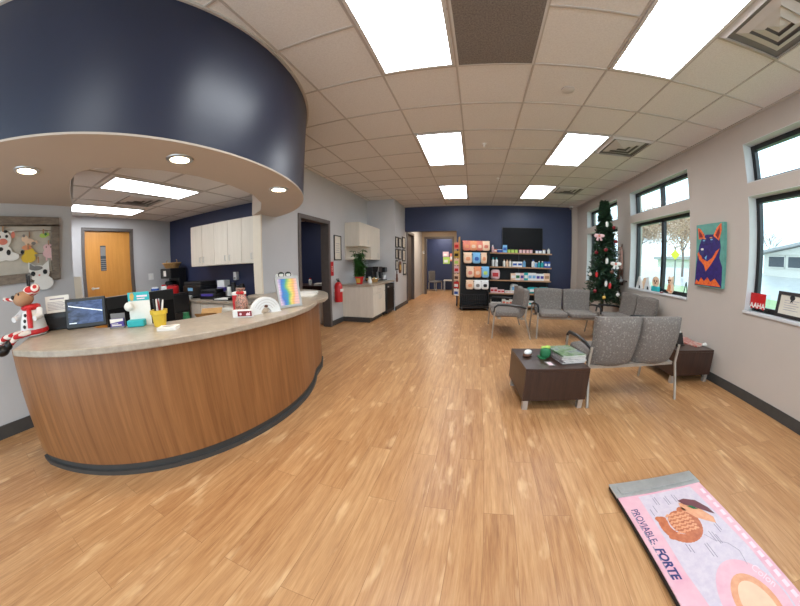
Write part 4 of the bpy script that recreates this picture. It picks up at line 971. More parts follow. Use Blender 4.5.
MB().box((-0.09, -0.08, 0), (0.09, 0.08, 0.03)).box((-0.09, -0.08, 0.03), (-0.01, 0.08, 0.30)).box((-0.09, -0.08, 0.20), (0.10, 0.08, 0.32)).out('body', 'black', t, smooth=0, bevel=0.01)
MB().lathe([(0.035, 0.03), (0.045, 0.13), (0.03, 0.13), (0.0, 0.035)], (0.045, 0, 0), n=14).out('cup', 'white', t)
t = thing('canister', 'pale blue jar at the back of the coffee corner worktop', 'jar', (-2.44, 5.80, ZK))
MB().lathe([(0, 0), (0.05, 0), (0.06, 0.06), (0.045, 0.14), (0.03, 0.16), (0, 0.16)], n=16).out('body', 'lightblue', t)
MB().lathe([(0, 0.16), (0.034, 0.16), (0.034, 0.19), (0, 0.19)], n=16).out('lid', 'black', t)

# frames on the bump-out wall
fr = [(6.86, 1.58, 1.86, .22, 'top frame of the column at the wall corner'), (6.86, 1.30, 1.56, .22, 'second frame of the column at the wall corner'), (7.19, 1.60, 1.86, .27, 'upper frame in the second column of framed certificates'), (7.19, 1.28, 1.56, .27, 'lower frame in the second column of framed certificates'), (7.62, 1.60, 1.92, .34, 'upper tall frame in the third column of framed certificates'), (7.62, 1.24, 1.57, .34, 'middle frame in the third column of framed certificates'), (7.70, 0.86, 1.20, .34, 'lowest frame, hung below the third column'), ]
for y, z0, z1, w_, lab in fr: hung_frame(y, z0, z1, w_, 'black ' + lab, BX, group='framed certificates on the alcove wall', border=0.035)
hung_frame(6.86, 1.02, 1.27, .22, 'black frame low in the corner column above the plaque', BX, group='framed certificates on the alcove wall', border=0.035)
t = thing('wall_plaque', 'brown wooden plaque hung below the second column of frames', 'plaque', (BX, 7.19, 0.93), PI / 2)
MB().card([(-0.12, 0.05), (-0.08, 0.0), (0.08, 0.0), (0.12, 0.05), (0.12, 0.27), (0.06, 0.31), (-0.06, 0.31), (-0.12, 0.27)], -0.02, -0.001).out('board', 'brown', t, smooth=0)
MB().box((-0.07, -0.024, 0.08), (0.07, -0.0205, 0.22)).out('metal_plate', 'gold', t, smooth=0)
t = thing('wall_ornament', 'brown guitar-shaped wooden ornament near the wall corner', 'ornament', (BX, 6.86, 0.72), PI / 2)
MB().card(disc(0, 0.06, 0.075, 0.065, 18), -0.025, -0.001).card(disc(0, 0.15, 0.055, 0.05, 18), -0.025, -0.001).out('body', 'brown', t, smooth=30)
MB().box((-0.014, -0.02, 0.19), (0.014, -0.002, 0.27)).out('neck', 'espresso', t, smooth=0)

# ------------------------------------------------------------------ far room things
t = thing('side_chair', 'pale chair in the far room seen through the hallway door', 'chair', (-1.52, 12.05, 0), R(60))
t.scale = (0.85, 0.85, 0.85)
MB().box((-0.25, -0.25, 0.42), (0.25, 0.25, 0.50)).out('seat', 'fabric', t, smooth=0, bevel=0.02)
MB().box((-0.25, 0.20, 0.50), (0.25, 0.28, 1.0)).out('backrest', 'fabric', t, smooth=0, bevel=0.02)
for x in (-0.23, 0.23):
    for y in (-0.22, 0.24): MB().box((x - 0.02, y - 0.02, 0), (x + 0.02, y + 0.02, 0.42)).out('leg', 'chair_metal', t, smooth=0)
t = thing('low_table', 'low pale table in the far room by the notice wall', 'table', (-0.90, 12.3, 0), 0)
MB().box((-0.28, -0.22, 0.42), (0.28, 0.22, 0.46)).out('tabletop', 'cream_lam', t, smooth=0)
for x in (-0.25, 0.25):
    for y in (-0.19, 0.19): MB().box((x - 0.015, y - 0.015, 0), (x + 0.015, y + 0.015, 0.42)).out('leg', 'silver', t, smooth=0)
for i, (x, z, w_, h, mt, lab) in enumerate(((-1.13, 1.48, .26, .22, 'pink', 'pink notice sheet on the far navy wall'), (-1.10, 1.16, .30, .30, 'lime', 'lime green notice sheet on the far navy wall'), (-0.86, 1.28, .18, .34, 'salmon', 'red notice sheet on the far navy wall'))):
    t = thing('notice_sheet', lab, 'notice', (x, 12.598, z))
    MB().box((-w_ / 2, -0.004, 0), (w_ / 2, -0.001, h)).out('sheet', mt, t, smooth=0)
    MB().box((-w_ * .35, -0.006, h * .2), (w_ * .2, -0.0042, h * .6)).out('picture', 'paper', t, smooth=0)
t = thing('thermostat', 'small white thermostat on the beige hallway wall', 'thermostat', (-1.78, 10.6, 1.55))
MB().box((-0.05, -0.025, 0), (0.05, -0.001, 0.10)).out('housing', 'white', t, smooth=0, bevel=0.005)
MB().box((-0.03, -0.028, 0.045), (0.03, -0.0255, 0.08)).out('display', 'grey', t, smooth=0)

# ------------------------------------------------------------------ television
t = thing('television', 'black flat television mounted on the navy back wall', 'television', (1.40, YB, 1.56))
MB().box((-0.555, -0.07, 0), (0.555, -0.03, 0.62)).out('bezel', 'black', t, smooth=0, bevel=0.006)
MB().box((-0.54, -0.0725, 0.02), (0.54, -0.0705, 0.605)).out('screen', 'screen_dark', t, smooth=0)
MB().box((-0.2, -0.03, 0.15), (0.2, -0.001, 0.45)).out('wall_mount', 'black_matte', t, smooth=0)

# ------------------------------------------------------------------ wall shelving with products
t = thing('wall_shelving', 'black five-tier display shelving against the navy wall under the television', 'shelving', (1.31, 7.60, 0))
SHZ = [0.10, 0.43, 0.775, 1.12, 1.485]
MB().box((-0.82, 0.19, 0.0), (0.82, 0.215, 1.56)).out('back_panel', 'black_matte', t, smooth=0)
for x in (-0.81, 0.0, 0.81): MB().box((x - 0.015, -0.10, 0.0), (x + 0.015, 0.19, 0.10)).box((x - 0.015, 0.165, 0.0), (x + 0.015, 0.19, 1.58)).out('upright', 'black', t, smooth=0)
for z in SHZ:
    s_ = MB().box((-0.82, -0.12, z - 0.02), (0.82, 0.188, z)).out('shelf', 'black_matte', t, smooth=0)
    MB().box((-0.82, -0.128, z - 0.03), (0.82, -0.1205, z + 0.004)).out('price_rail', 'tan', s_, smooth=0)
def sx(px): return 0.5 + (px - 490) * 0.0268
CN = {'paper': 'white', 'white': 'white', 'teal': 'teal', 'blue': 'blue', 'lightblue': 'light blue', 'purple': 'purple', 'red': 'red', 'salmon': 'salmon', 'orange': 'orange', 'peach': 'peach', 'pink': 'pink', 'black': 'black', 'tan': 'tan', 'frosted': 'pale', 'gold': 'gold', 'darkred': 'dark red', 'lime': 'lime', 'green': 'green', 'grey': 'grey', 'brown': 'brown'}
SHN = ['bottom shelf', 'fourth shelf', 'middle shelf', 'second shelf', 'top shelf']
proto = {}
cnt = {}
def carton(x, shelf, w_, h, c, c2, kind='box', y=7.56, d=0.12):
    z = SHZ[shelf] + 0.0005
    key = (kind, round(w_, 3), round(h, 3), c, c2)
    nm_ = {'box': 'product_box', 'bottle': 'product_bottle', 'jar': 'product_jar', 'bag': 'product_bag'}[kind]
    word = kind if kind != 'box' else 'box'
    lab = '%s %s with %s %s on the %s of the wall shelving' % (CN[c], word, CN[c2], 'cap' if kind in ('bottle', 'jar') else 'print', SHN[shelf])
    if h > 0.2 and kind != 'bag': lab = 'tall ' + lab
    if w_ > 0.3: lab = 'wide ' + lab
    grp = '%s %ss on the %s' % (CN[c], word, SHN[shelf])
    if key in proto:
        o = copy_tree(proto[key], (x, y, z), lab, group=lab); return o
    t = thing(nm_, lab, word, (x, y, z), 0, lab)
    a = w_ / 2
    if kind == 'box':
        MB().box((-a, -d / 2, 0), (a, d / 2, h)).out('carton', c, t, smooth=0, bevel=0.002)
        MB().box((-a * 0.8, -d / 2 - 0.0015, h * 0.3), (a * 0.8, -d / 2 + 0.0005, h * 0.68)).out('print_panel', c2, t, smooth=0)
    elif kind == 'bag':
        MB().ell((0, 0, h / 2), (a, d / 2, h / 2), 0.55, 0.6, 18, 10).out('bag', c, t)
        MB().box((-a * 0.6, -d / 2 - 0.002, h * 0.3), (a * 0.6, -d / 2 + 0.012, h * 0.68)).out('print_panel', c2, t, smooth=0)
    else:
        r = a
        MB().lathe([(0, 0), (r * .95, 0), (r, 0.008), (r, h * .7), (r * (.5 if kind == 'bottle' else .95), h * .8), (r * (.4 if kind == 'bottle' else .95), h * .84), (0, h * .84)], n=14).out('container', c, t)
        q = .45 if kind == 'bottle' else 1.0
        MB().lathe([(0, h * .84), (r * q, h * .84), (r * q, h), (0, h)], n=14).out('cap', c2, t)
    proto[key] = t
    return t
# top shelf
carton(sx(492.5), 4, .07, .20, 'pink', 'white', 'bottle')
carton(sx(495.2), 4, .075, .09, 'salmon', 'white')
for px in (498.2, 501.0): carton(sx(px), 4, .072, .085, 'blue', 'white', 'jar')
carton(sx(504.4), 4, .11, .20, 'lightblue', 'blue')
for px in (508.6, 512.2, 515.8): carton(sx(px), 4, .082, .10, 'lime', 'black', 'jar')
for px in (520, 523.6, 527.2, 530.6): carton(sx(px), 4, .082, .10, 'pink', 'darkred', 'jar')
for px in (536.6, 540.0): carton(sx(px), 4, .08, .085, 'white', 'purple', 'jar')
carton(sx(543.6), 4, .08, .11, 'white', 'tan', 'jar')
carton(sx(548.4), 4, .07, .15, 'frosted', 'grey', 'bottle')
# second shelf
for px in (493, 496.4): carton(sx(px), 3, .075, .235, 'white', 'teal', 'bottle')
for px, c in ((504, 'frosted'), (507, 'peach'), (510, 'frosted')): carton(sx(px), 3, .07, .19, c, 'tan', 'bottle')
for px in (514.4, 519.4): carton(sx(px), 3, .125, .14, 'white', 'blue')
carton(sx(524), 3, .08, .19, 'lightblue', 'grey', 'bottle'); carton(sx(533), 3, .09, .20, 'white', 'blue', 'bottle'); carton(sx(536), 3, .07, .13, 'lightblue', 'white', 'jar')
for px in (539, 542.2): carton(sx(px), 3, .072, .17, 'teal', 'white', 'bottle')
for px in (545.2, 548.4): carton(sx(px), 3, .075, .16, 'blue', 'white')
# middle shelf
carton(sx(495.4), 2, .25, .27, 'pink', 'red', 'bag')
carton(sx(513), 2, .12, .18, 'peach', 'white'); carton(sx(517.6), 2, .12, .19, 'white', 'green')
carton(sx(521.8), 2, .10, .19, 'pink', 'purple'); carton(sx(525.8), 2, .105, .20, 'teal', 'white')
for px in (529.8, 533.8): carton(sx(px), 2, .105, .20, 'white', 'lightblue')
for px in (537.9, 541.9): carton(sx(px), 2, .105, .185, 'white', 'purple')
carton(sx(546.8), 2, .15, .20, 'peach', 'tan')
# fourth shelf
for k in range(4): carton(sx(492.6 + 3.5 * k), 1, .09, .085 + (.05 if k < 2 else 0), 'pink', 'red')
for k in range(4): carton(sx(507.2 + 3.3 * k), 1, .085, .07, 'frosted', 'pink')
carton(sx(515.2), 1, .22, .24, 'white', 'lightblue', 'bag', y=7.68, d=.14)
carton(sx(524), 1, .24, .10, 'teal', 'white', 'bag'); carton(sx(534), 1, .34, .17, 'teal', 'white', 'bag', y=7.6, d=.16); carton(sx(545), 1, .30, .18, 'teal', 'lightblue', 'bag', y=7.6, d=.16)
# bottom shelf
for k in range(3): carton(sx(493.4 + 3.5 * k), 0, .085, .08, 'frosted', 'pink')
for k in range(4): carton(sx(504.6 + 3.6 * k), 0, .09, .16 if k % 2 == 0 else .13, 'frosted', 'salmon')
for k in range(5): carton(sx(520.6 + 5.6 * k), 0, .13, .14, 'white', 'teal')

# ------------------------------------------------------------------ gondola with hanging bags
GX, GY, GR = 0.10, 7.22, R(10)
t = thing('display_gondola', 'black floor-standing merchandise display hung with treat bags', 'display rack', (GX, GY, 0), GR)
MB().box((-0.36, 0.10, 0.10), (0.36, 0.14, 1.76)).out('pegboard', 'black_matte', t, smooth=0)
for x in (-0.36, 0.36): MB().box((x - 0.02, -0.02, 0.04), (x + 0.02, 0.26, 1.78)).out('upright', 'black', t, smooth=0)
MB().box((-0.36, -0.14, 0.07), (0.36, 0.30, 0.12)).out('base_deck', 'black', t, smooth=0)
bk = MB()
for z in (0.14, 0.28, 0.42): bk.tube([(-0.34, -0.14, z), (0.34, -0.14, z)], 0.008, 6)
for i in range(13): bk.tube([(-0.34 + i * 0.0567, -0.14, 0.13), (-0.34 + i * 0.0567, -0.14, 0.43)], 0.004, 5)
bk.box((-0.34, -0.13, 0.13), (0.34, 0.10, 0.14)).box((-0.345, -0.135, 0.14), (-0.34, 0.10, 0.44)).box((0.34, -0.135, 0.14), (0.345, 0.10, 0.44)).out('wire_basket', 'black', t)
for x, y in ((-0.33, -0.11), (0.33, -0.11), (-0.33, 0.27), (0.33, 0.27)):
    c_ = MB().cyl((x - 0.012, y, 0.035), (x + 0.012, y, 0.035), 0.035, 14).out('caster', 'black', t)
    MB().box((x - 0.015, y - 0.01, 0.03), (x + 0.015, y + 0.01, 0.075)).out('fork', 'silver', c_, smooth=0)
MB().box((-0.40, -0.02, 0.05), (-0.385, 0.26, 1.86)).out('end_post', 'cardboard', t, smooth=0)
hk = MB()
rows = [(1.76, .25, [(-.23, .2, 'salmon', 'orange'), (-.06, .2, 'orange', 'peach'), (.10, .17, 'salmon', 'peach'), (.26, .2, 'peach', 'salmon')]),
        (1.47, .28, [(-.20, .22, 'peach', 'orange'), (.02, .21, 'lightblue', 'blue'), (.21, .16, 'peach', 'orange')]),
        (1.12, .28, [(-.14, .2, 'peach', 'salmon'), (.05, .2, 'orange', 'peach'), (.25, .2, 'lightblue', 'lime')]),
        (.78, .24, [(-.14, .2, 'peach', 'orange'), (.06, .19, 'white', 'grey'), (.25, .19, 'white', 'black')])]
GM = Matrix.Translation((GX, GY, 0)) @ Matrix.Rotation(GR, 4, 'Z')
posn = {0: 'first', 1: 'second', 2: 'third', 3: 'last'}
for ri, (zt, h, items) in enumerate(rows):
    for ii, (x, w_, c, c2) in enumerate(items):
        hk = MB().tube([(x, 0.10, zt - 0.01), (x, -0.13, zt - 0.005)], 0.004, 5).out('peg_hook', 'silver', t)
        for dpt in (0.0,):
            p = GM @ Vector((x, -0.06, zt - h))
            tb = thing('treat_bag', '%s treat bag, %s in the %s row of the black display' % (CN[c], posn[ii] if ii < len(items) - 1 else 'last', ['top', 'second', 'third', 'lowest'][ri]), 'bag', p, GR, 'treat bags on the black display')
            a = w_ / 2
            MB().box((-a, -0.012, h * .86), (a, -0.006, h)).ell((0, -0.009, h * .46), (a, 0.045, h * .46), 0.45, 0.45, 16, 10).out('pouch', c, tb)
            MB().ell((0, -0.042, h * .42), (a * .6, 0.016, h * .2), 0.7, 0.7, 12, 8).out('print_panel', c2, tb)
ends = [(1.55, 'salmon', 'red'), (1.33, 'gold', 'black'), (1.14, 'peach', 'lime'), (.95, 'pink', 'red'), (.75, 'peach', 'brown'), (.55, 'red', 'white'), (.36, 'white', 'blue')]
for k, (z, c, c2) in enumerate(ends):
    p = GM @ Vector((-0.46, 0.08, z))
    tb = thing('hanging_packet', '%s packet with %s print, hung on the end of the black display' % (CN[c], CN[c2]), 'packet', p, GR - R(40), 'packets on the end of the black display')
    MB().box((-0.075, -0.012, 0), (0.075, 0.012, 0.17)).out('packet', c, tb, smooth=0, bevel=0.004)
    MB().box((-0.055, -0.015, 0.04), (0.055, -0.0125, 0.11)).out('print_panel', c2, tb, smooth=0)
    MB().box((-0.012, -0.003, 0.17), (0.012, 0.003, 0.19)).out('hang_tab', c, tb, smooth=0)

# ------------------------------------------------------------------ waiting room seating
def bench(loc, rz, label):
    """two-seat bench facing -y"""
    t = thing('waiting_bench', label, 'bench', loc, rz, 'grey two-seat waiting benches')
    for cx in (-0.265, 0.265):
        m = MB(); nu, nv = 12, 12
        # seat cushion with a waterfall front
        m.ell((cx, -0.06, 0.392), (0.252, 0.255, 0.052), 0.5, 0.32, 32, 12)
        m.out('seat', 'fabric', t)
        # curved reclining back: closed shell
        m = MB(); nu, nv = 16, 14; fr_, bk_ = [], []
        vs = []
        for side in (0, 1):
            for j in range(nv + 1):
                v = j / nv
                for i in range(nu + 1):
                    u = -1 + 2 * i / nu
                    zz = 0.335 + 0.445 * v + 0.012 * (1 - u * u) * (v - 0.3)
                    hw_ = 0.238 + 0.018 * v
                    edge = (1 - abs(u) ** 5) * (1 - abs(2 * v - 1) ** 8)
                    th_ = 0.028 + 0.026 * max(0, edge) ** 0.5
                    yc = 0.175 + 0.085 * v - 0.05 * u * u + 0.03 * math.sin(PI * v)
                    vs.append((cx + u * hw_, yc + (th_ if side else -th_), zz))
        n1 = (nu + 1) * (nv + 1); fs = []
        for j in range(nv):
            for i in range(nu):
                a = j * (nu + 1) + i
                fs.append((a, a + 1, a + nu + 2, a + nu + 1)); fs.append((n1 + a, n1 + a + nu + 1, n1 + a + nu + 2, n1 + a + 1))
        for i in range(nu):
            fs.append((i, n1 + i, n1 + i + 1, i + 1)); a = nv * (nu + 1) + i; fs.append((a, a + 1, n1 + a + 1, n1 + a))
        for j in range(nv):
            a = j * (nu + 1); fs.append((a, a + nu + 1, n1 + a + nu + 1, n1 + a)); a += nu; fs.append((a, n1 + a, n1 + a + nu + 1, a + nu + 1))
        m.add(vs, fs); m.out('backrest', 'fabric', t, smooth=55)
    MB().box((-0.53, -0.22, 0.315), (0.53, -0.17, 0.345)).out('seat_rail', 'chair_metal', t, smooth=0); MB().box((-0.53, 0.14, 0.315), (0.53, 0.20, 0.345)).out('seat_rail', 'chair_metal', t, smooth=0)
    for s in (-1, 1):
        x = s * 0.545
        MB().tube([(x, -0.30, 0), (x, -0.285, 0.30), (x, -0.27, 0.50)], 0.014, 8).out('leg', 'chair_metal', t)
        MB().tube([(x, 0.33, 0), (x, 0.22, 0.34), (x, 0.225, 0.42), (x, 0.235, 0.52)], 0.014, 8).out('leg', 'chair_metal', t)
        MB().tube([(x, -0.285, 0.43), (x, -0.275, 0.51), (x, -0.23, 0.545), (x, -0.05, 0.545), (x, 0.12, 0.53), (x, 0.235, 0.50)], [0.014, 0.016, 0.018, 0.018, 0.018, 0.014], 8).out('armrest', 'black', t)
    return t
B1 = bench((1.62, 2.62, 0), R(180 + 6), 'grey two-seat bench seen from behind between the two dark tables')
B2 = copy_tree(B1, (1.66, 4.84, 0), 'grey two-seat bench facing the room, backed by the shelving', 0)
B3 = copy_tree(B1, (0.67, 5.02, 0), 'grey two-seat bench seen side-on beside the shelving', R(-90))
B4 = copy_tree(B1, (2.55, 4.34, 0), 'grey two-seat bench along the window wall beneath the sill', R(-90))

B1.scale = (0.93, 1, 1)
B1.location = (1.555, 2.60, 0)
def end_table(loc, rz, label, w_=0.57, d_=0.56, flip=False):
    t = thing('end_table', label, 'table', loc, rz, 'dark low waiting room tables')
    a, b = w_ / 2, d_ / 2
    MB().box((-a, -b, 0.35), (a, b, 0.375)).out('tabletop', 'espresso_top', t, smooth=0, bevel=0.003)
    MB().box((-a, -b, 0.09), (a, -b + 0.025, 0.35)).out('front_panel', 'espresso', t, smooth=0)
    MB().box((-a, b - 0.025, 0.09), (a, b, 0.35)).out('rear_panel', 'espresso', t, smooth=0)
    for s in (-1, 1): MB().box((s * a - (0.025 if s > 0 else 0), -b + 0.025, 0.09), (s * a + (0.025 if s < 0 else 0), b - 0.025, 0.35)).out('side_panel', 'espresso', t, smooth=0)
    for x in (-a + 0.035, a - 0.035):
        for y in (-b + 0.035, b - 0.035): MB().box((x - 0.022, y - 0.022, 0), (x + 0.022, y + 0.022, 0.09)).out('leg', 'silver', t, smooth=0)
    return t
t1 = (0.735, 2.46); r1 = R(5)
end_table((t1[0], t1[1], 0), r1, 'dark wood low table with a magazine stack, beside the bench back')
t2 = (2.592, 3.05); r2 = 0.0
end_table((t2[0], t2[1], 0), r2, 'dark wood low table against the window wall, strewn with brochures', d_=0.70)
ZT = 0.376
def at(tb, rz, x, y): p = Matrix.Rotation(rz, 2) @ Vector((x, y)); return (tb[0] + p.x, tb[1] + p.y)
# magazine stack
def magazine(loc, rz, cover, label, group=None, w_=0.21, h=0.27, th_=0.012):
    t = thing('magazine', label, 'magazine', loc, rz, group)
    MB().box((-w_ / 2 + 0.001, -h / 2 + 0.002, 0.0015), (w_ / 2 - 0.003, h / 2 - 0.002, th_ - 0.0015)).out('pages', 'paper', t, smooth=0)
    MB().box((-w_ / 2, -h / 2, th_ - 0.0015), (w_ / 2, h / 2, th_)).box((-w_ / 2, -h / 2, 0), (w_ / 2, h / 2, 0.0015)).box((-w_ / 2, -h / 2, 0), (-w_ / 2 + 0.0015, h / 2, th_)).out('cover', cover, t, smooth=0)
    return t
mx, my = at(t1, r1, 0.16, -0.02)
for i in range(6):
    lab = 'grey-covered magazine in the stack under the green-covered one' if i < 5 else 'magazine with green and grey cover, topmost of the stack on the table'
    magazine((mx + 0.006 * math.sin(i * 2.1), my + 0.006 * math.cos(i * 1.7), ZT + 0.0125 * i), r1 + R(8 + 5 * math.sin(i * 1.3)), 'cover_grey' if i < 5 else 'cover_green', lab, 'magazines stacked on the near table' if i < 5 else None, 0.24, 0.30)
x, y = at(t1, r1, 0.17, 0.185)
magazine((x, y, ZT), r1 + R(95), 'cover_blue', 'dark blue magazine lying behind the stack on the table', None, 0.17, 0.24)
# green gift pouch
x, y = at(t1, r1, -0.035, 0.0)
t = thing('gift_pouch', 'green gift pouch with a pale bow on the low table', 'pouch', (x, y, ZT), r1)
t.scale = (0.8, 0.8, 0.85)
MB().ell((0, 0, 0.055), (0.06, 0.05, 0.056), 0.7, 0.7, 18, 10).out('pouch', 'green', t)
MB().ell((0.02, 0, 0.115), (0.035, 0.025, 0.018)).ell((-0.025, 0.01, 0.108), (0.03, 0.02, 0.016)).out('bow', 'lime', t)
MB().box((-0.075, -0.055, 0), (0.0, 0.055, 0.012)).out('tray', 'green', t, smooth=0)
x, y = at(t1, r1, -0.19, 0.04)
t = thing('computer_mouse', 'small white and grey rounded object on the low table', 'mouse', (x, y, ZT), r1 + R(50))
MB().ell((0, 0, 0.016), (0.06, 0.036, 0.016), 0.8, 0.9, 16, 8).out('base', 'brown', t)
MB().ell((0.008, 0, 0.036), (0.048, 0.032, 0.022), 0.8, 0.9, 16, 8).out('shell', 'white', t)
x, y = at(t1, r1, -0.045, -0.16)
t = thing('card', 'small pale card lying on the low table', 'card', (x, y, ZT), r1 + R(4))
MB().box((-0.03, -0.05, 0), (0.03, 0.05, 0.002)).out('sheet', 'grey', t, smooth=0)
MB().box((-0.02, -0.04, 0.002), (0.02, 0.03, 0.0026)).out('print', 'ink_pale', t, smooth=0)
# second table
x, y = at(t2, r2, 0.17, -0.06)
magazine((x, y, ZT), R(20), 'cover_red', 'red and white brochure on the table by the window wall', None, 0.22, 0.28)
x, y = at(t2, r2, 0.20, 0.16)
magazine((x, y, ZT), R(70), 'cover_red', 'red and cream brochure at the back of the window wall table', None, 0.16, 0.20)
x, y = at(t2, r2, -0.13, 0.10)
magazine((x, y, ZT), R(-12), 'cover_blue', 'pale blue brochure on the table by the window wall', None, 0.22, 0.28)
x, y = at(t2, r2, -0.08, -0.14)
t = thing('brochure_easel', 'small dark easel with a pale leaflet on the window wall table', 'easel', (x, y, ZT), R(20))
X = Matrix.Rotation(R(-18), 4, 'X')
MB().box((-0.075, -0.012, 0.0), (0.075, 0.0, 0.14), X=X).out('back_plate', 'black', t, smooth=0)
MB().box((-0.07, 0.001, 0.005), (0.07, 0.005, 0.16), X=X).out('leaflet', 'paper', t, smooth=0)
MB().box((-0.075, -0.03, 0.0), (0.075, 0.09, 0.006)).out('foot', 'black', t, smooth=0)
x, y = at(t2, r2, 0.27, 0.02)
t = thing('tissue_ball', 'crumpled white tissue on the window wall table', 'tissue', (2.86, 2.86, ZT + 0.0001))
MB().ell((0, 0, 0.018), (0.035, 0.03, 0.018), 1.2, 0.8, 10, 6).ell((0.02, 0.01, 0.02), (0.02, 0.02, 0.02), 1, 1, 8, 6).out('tissue', 'paper', t, smooth=0)

# ------------------------------------------------------------------ christmas tree
TX, TY = 2.575, 5.31
t = thing('christmas_tree', 'tall slim decorated christmas tree in the corner by the windows', 'christmas tree', (TX, TY, 0))
MB().tube([(0, 0, 0.02), (0, 0, 1.2), (0, 0, 2.3)], [0.035, 0.028, 0.01], 10).out('trunk', 'trunk', t)
MB().lathe([(0, 0.0), (0.13, 0.0), (0.14, 0.02), (0.15, 0.22), (0.135, 0.24), (0.12, 0.2), (0, 0.2)], n=24).out('stand', 'tan', t)
rnd = random.Random(11)
fo = MB(); br_ = MB()
NB = 620
for i in range(NB):
    u = (i + rnd.random()) / NB
    z = 0.60 + 1.80 * u; rad = (0.36 * (1 - u) ** 0.75 + 0.035) * rnd.uniform(0.78, 1.04)
    az = i * 2.399963 + rnd.uniform(-0.3, 0.3)
    dr = Vector((math.cos(az), math.sin(az), 0)); rad = min(rad, 0.305 / max(0.3, dr.x)) if dr.x > 0 else rad; tip = dr * rad + Vector((0, 0, z - 0.10 * rad / 0.4 + (0.05 if u > 0.8 else 0)))
    root = Vector((0, 0, z + 0.03))
    br_.tube([root, tip], [0.004, 0.002], 4)
    nn = 13
    for k in range(nn):
        w_ = 0.28 + 0.74 * k / nn
        p = root.lerp(tip, w_)
        for s in (-1, 1):
            sd = Vector((-dr.y, dr.x, 0)) * s
            L = rnd.uniform(0.045, 0.078); nd = (sd * 0.8 + dr * 0.55 + Vector((0, 0, rnd.uniform(-0.5, 0.6)))).normalized()
            wv = nd.cross(Vector((rnd.uniform(-1, 1), rnd.uniform(-1, 1), 1))).normalized() * 0.010
            fo.add([p - wv, p + wv, p + nd * L + wv * 0.4, p + nd * L - wv * 0.4], [(0, 1, 2, 3)])
br_.out('branches', 'trunk', t); fo.out('foliage', 'needles', t, smooth=0)
ORN = [(2.29, 5.20, 1.06, 'cyl', 'red', 'long red ornament at the lower window-side of the tree'), (2.47, 5.00, 0.88, 'cyl', 'red', 'long red ornament low on the front of the tree'), (2.36, 5.28, 1.76, 'bow', 'pink', 'large pink and white bow high on the tree'), (2.61, 5.08, 1.26, 'bow', 'paper', 'red-trimmed white bow at mid height on the tree'),
       (2.49, 5.22, 1.98, 'cyl', 'paper', 'white bird-like ornament near the tree top'), (2.44, 5.11, 1.31, 'cyl', 'paper', 'white hanging ornament in the middle of the tree'), (2.41, 5.04, 0.91, 'cyl', 'frosted', 'pale glass ornament low on the tree'),
       (2.65, 5.18, 1.67, 'ball', 'darkred', 'dark red ball on the upper part of the tree'), (2.44, 5.16, 1.51, 'ball', 'darkred', 'dark red ball left of centre on the tree'), (2.22, 5.34, 1.06, 'ball', 'paper', 'white ball at the outer edge of the tree'), (2.37, 5.00, 0.67, 'ball', 'gold', 'gold ball on the lowest branches'),
       (2.63, 4.98, 0.73, 'ball', 'paper', 'small white ball at the lower right of the tree'), (2.32, 5.32, 1.46, 'ball', 'darkred', 'dark red ball at the side of the tree below the bow'), (2.64, 5.24, 1.93, 'ball', 'darkred', 'dark red ball near the tree top'), (2.72, 5.06, 0.98, 'ball', 'grey', 'silver ball on the lower window side'), (2.25, 5.15, 0.77, 'ball', 'darkred', 'dark red ball on a low outer branch'), (2.52, 5.05, 1.12, 'ball', 'brown', 'brown ball in the middle of the tree')]
for x, y, z, kd, mt, lab in ORN:
    o = thing('tree_ornament', lab, 'ornament', (x + 0.045, y - 0.085, z), R(-25), 'ornaments on the christmas tree')
    if kd == 'ball':
        MB().ell((0, 0, 0), (0.034, 0.034, 0.034), nu=16, nv=10).out('ball', mt, o)
    elif kd == 'cyl':
        MB().lathe([(0, -0.05), (0.02, -0.045), (0.028, 0), (0.02, 0.045), (0, 0.05)], n=14).out('body', mt, o)
    else:
        MB().ell((-0.05, 0, 0.01), (0.05, 0.02, 0.034)).ell((0.05, 0, 0.01), (0.05, 0.02, 0.034)).tube([(-0.01, 0, 0), (-0.04, 0, -0.08)], [0.018, 0.024], 6).tube([(0.01, 0, 0), (0.04, 0, -0.08)], [0.018, 0.024], 6).out('loop', mt, o)
        MB().ell((0, -0.012, 0.008), (0.022, 0.018, 0.022)).out('knot', 'salmon', o)
    MB().tube([(0, 0, 0.03), (0, 0.01, 0.07)], 0.003, 5).out('hook', 'silver', o)
# slim animal figurine on a small wall shelf
tag(MB().box((2.80, 5.06, 0.955), (XR - 0.001, 5.40, 0.98)).box((2.90, 5.20, 0.88), (XR - 0.001, 5.26, 0.955)).out('wall_shelf', 'espresso', smooth=0), 'small dark red-brown wall shelf beside the christmas tree', 'shelf')
t = thing('giraffe_figurine', 'tall slim dark animal figurine on the small shelf by the tree', 'figurine', (2.875, 5.215, 0.981), R(-90))
MB().tube([(0, 0, 0.20), (0.01, 0, 0.30), (0.015, 0, 0.45), (0.02, 0, 0.56)], [0.05, 0.045, 0.028, 0.024], 10).ell((0.0, -0.02, 0.58), (0.026, 0.05, 0.028)).out('body', 'tweed', t)
for s in (-1, 1):
    for yy in (-0.03, 0.03): MB().tube([(s * 0.03, yy, 0.0), (s * 0.025, yy, 0.22)], [0.012, 0.018], 8).out('leg', 'brown', t)
    MB().tube([(0.01 + s * 0.012, 0.005, 0.60), (0.01 + s * 0.03, 0.01, 0.665)], [0.008, 0.005], 6).out('horn', 'brown', t)

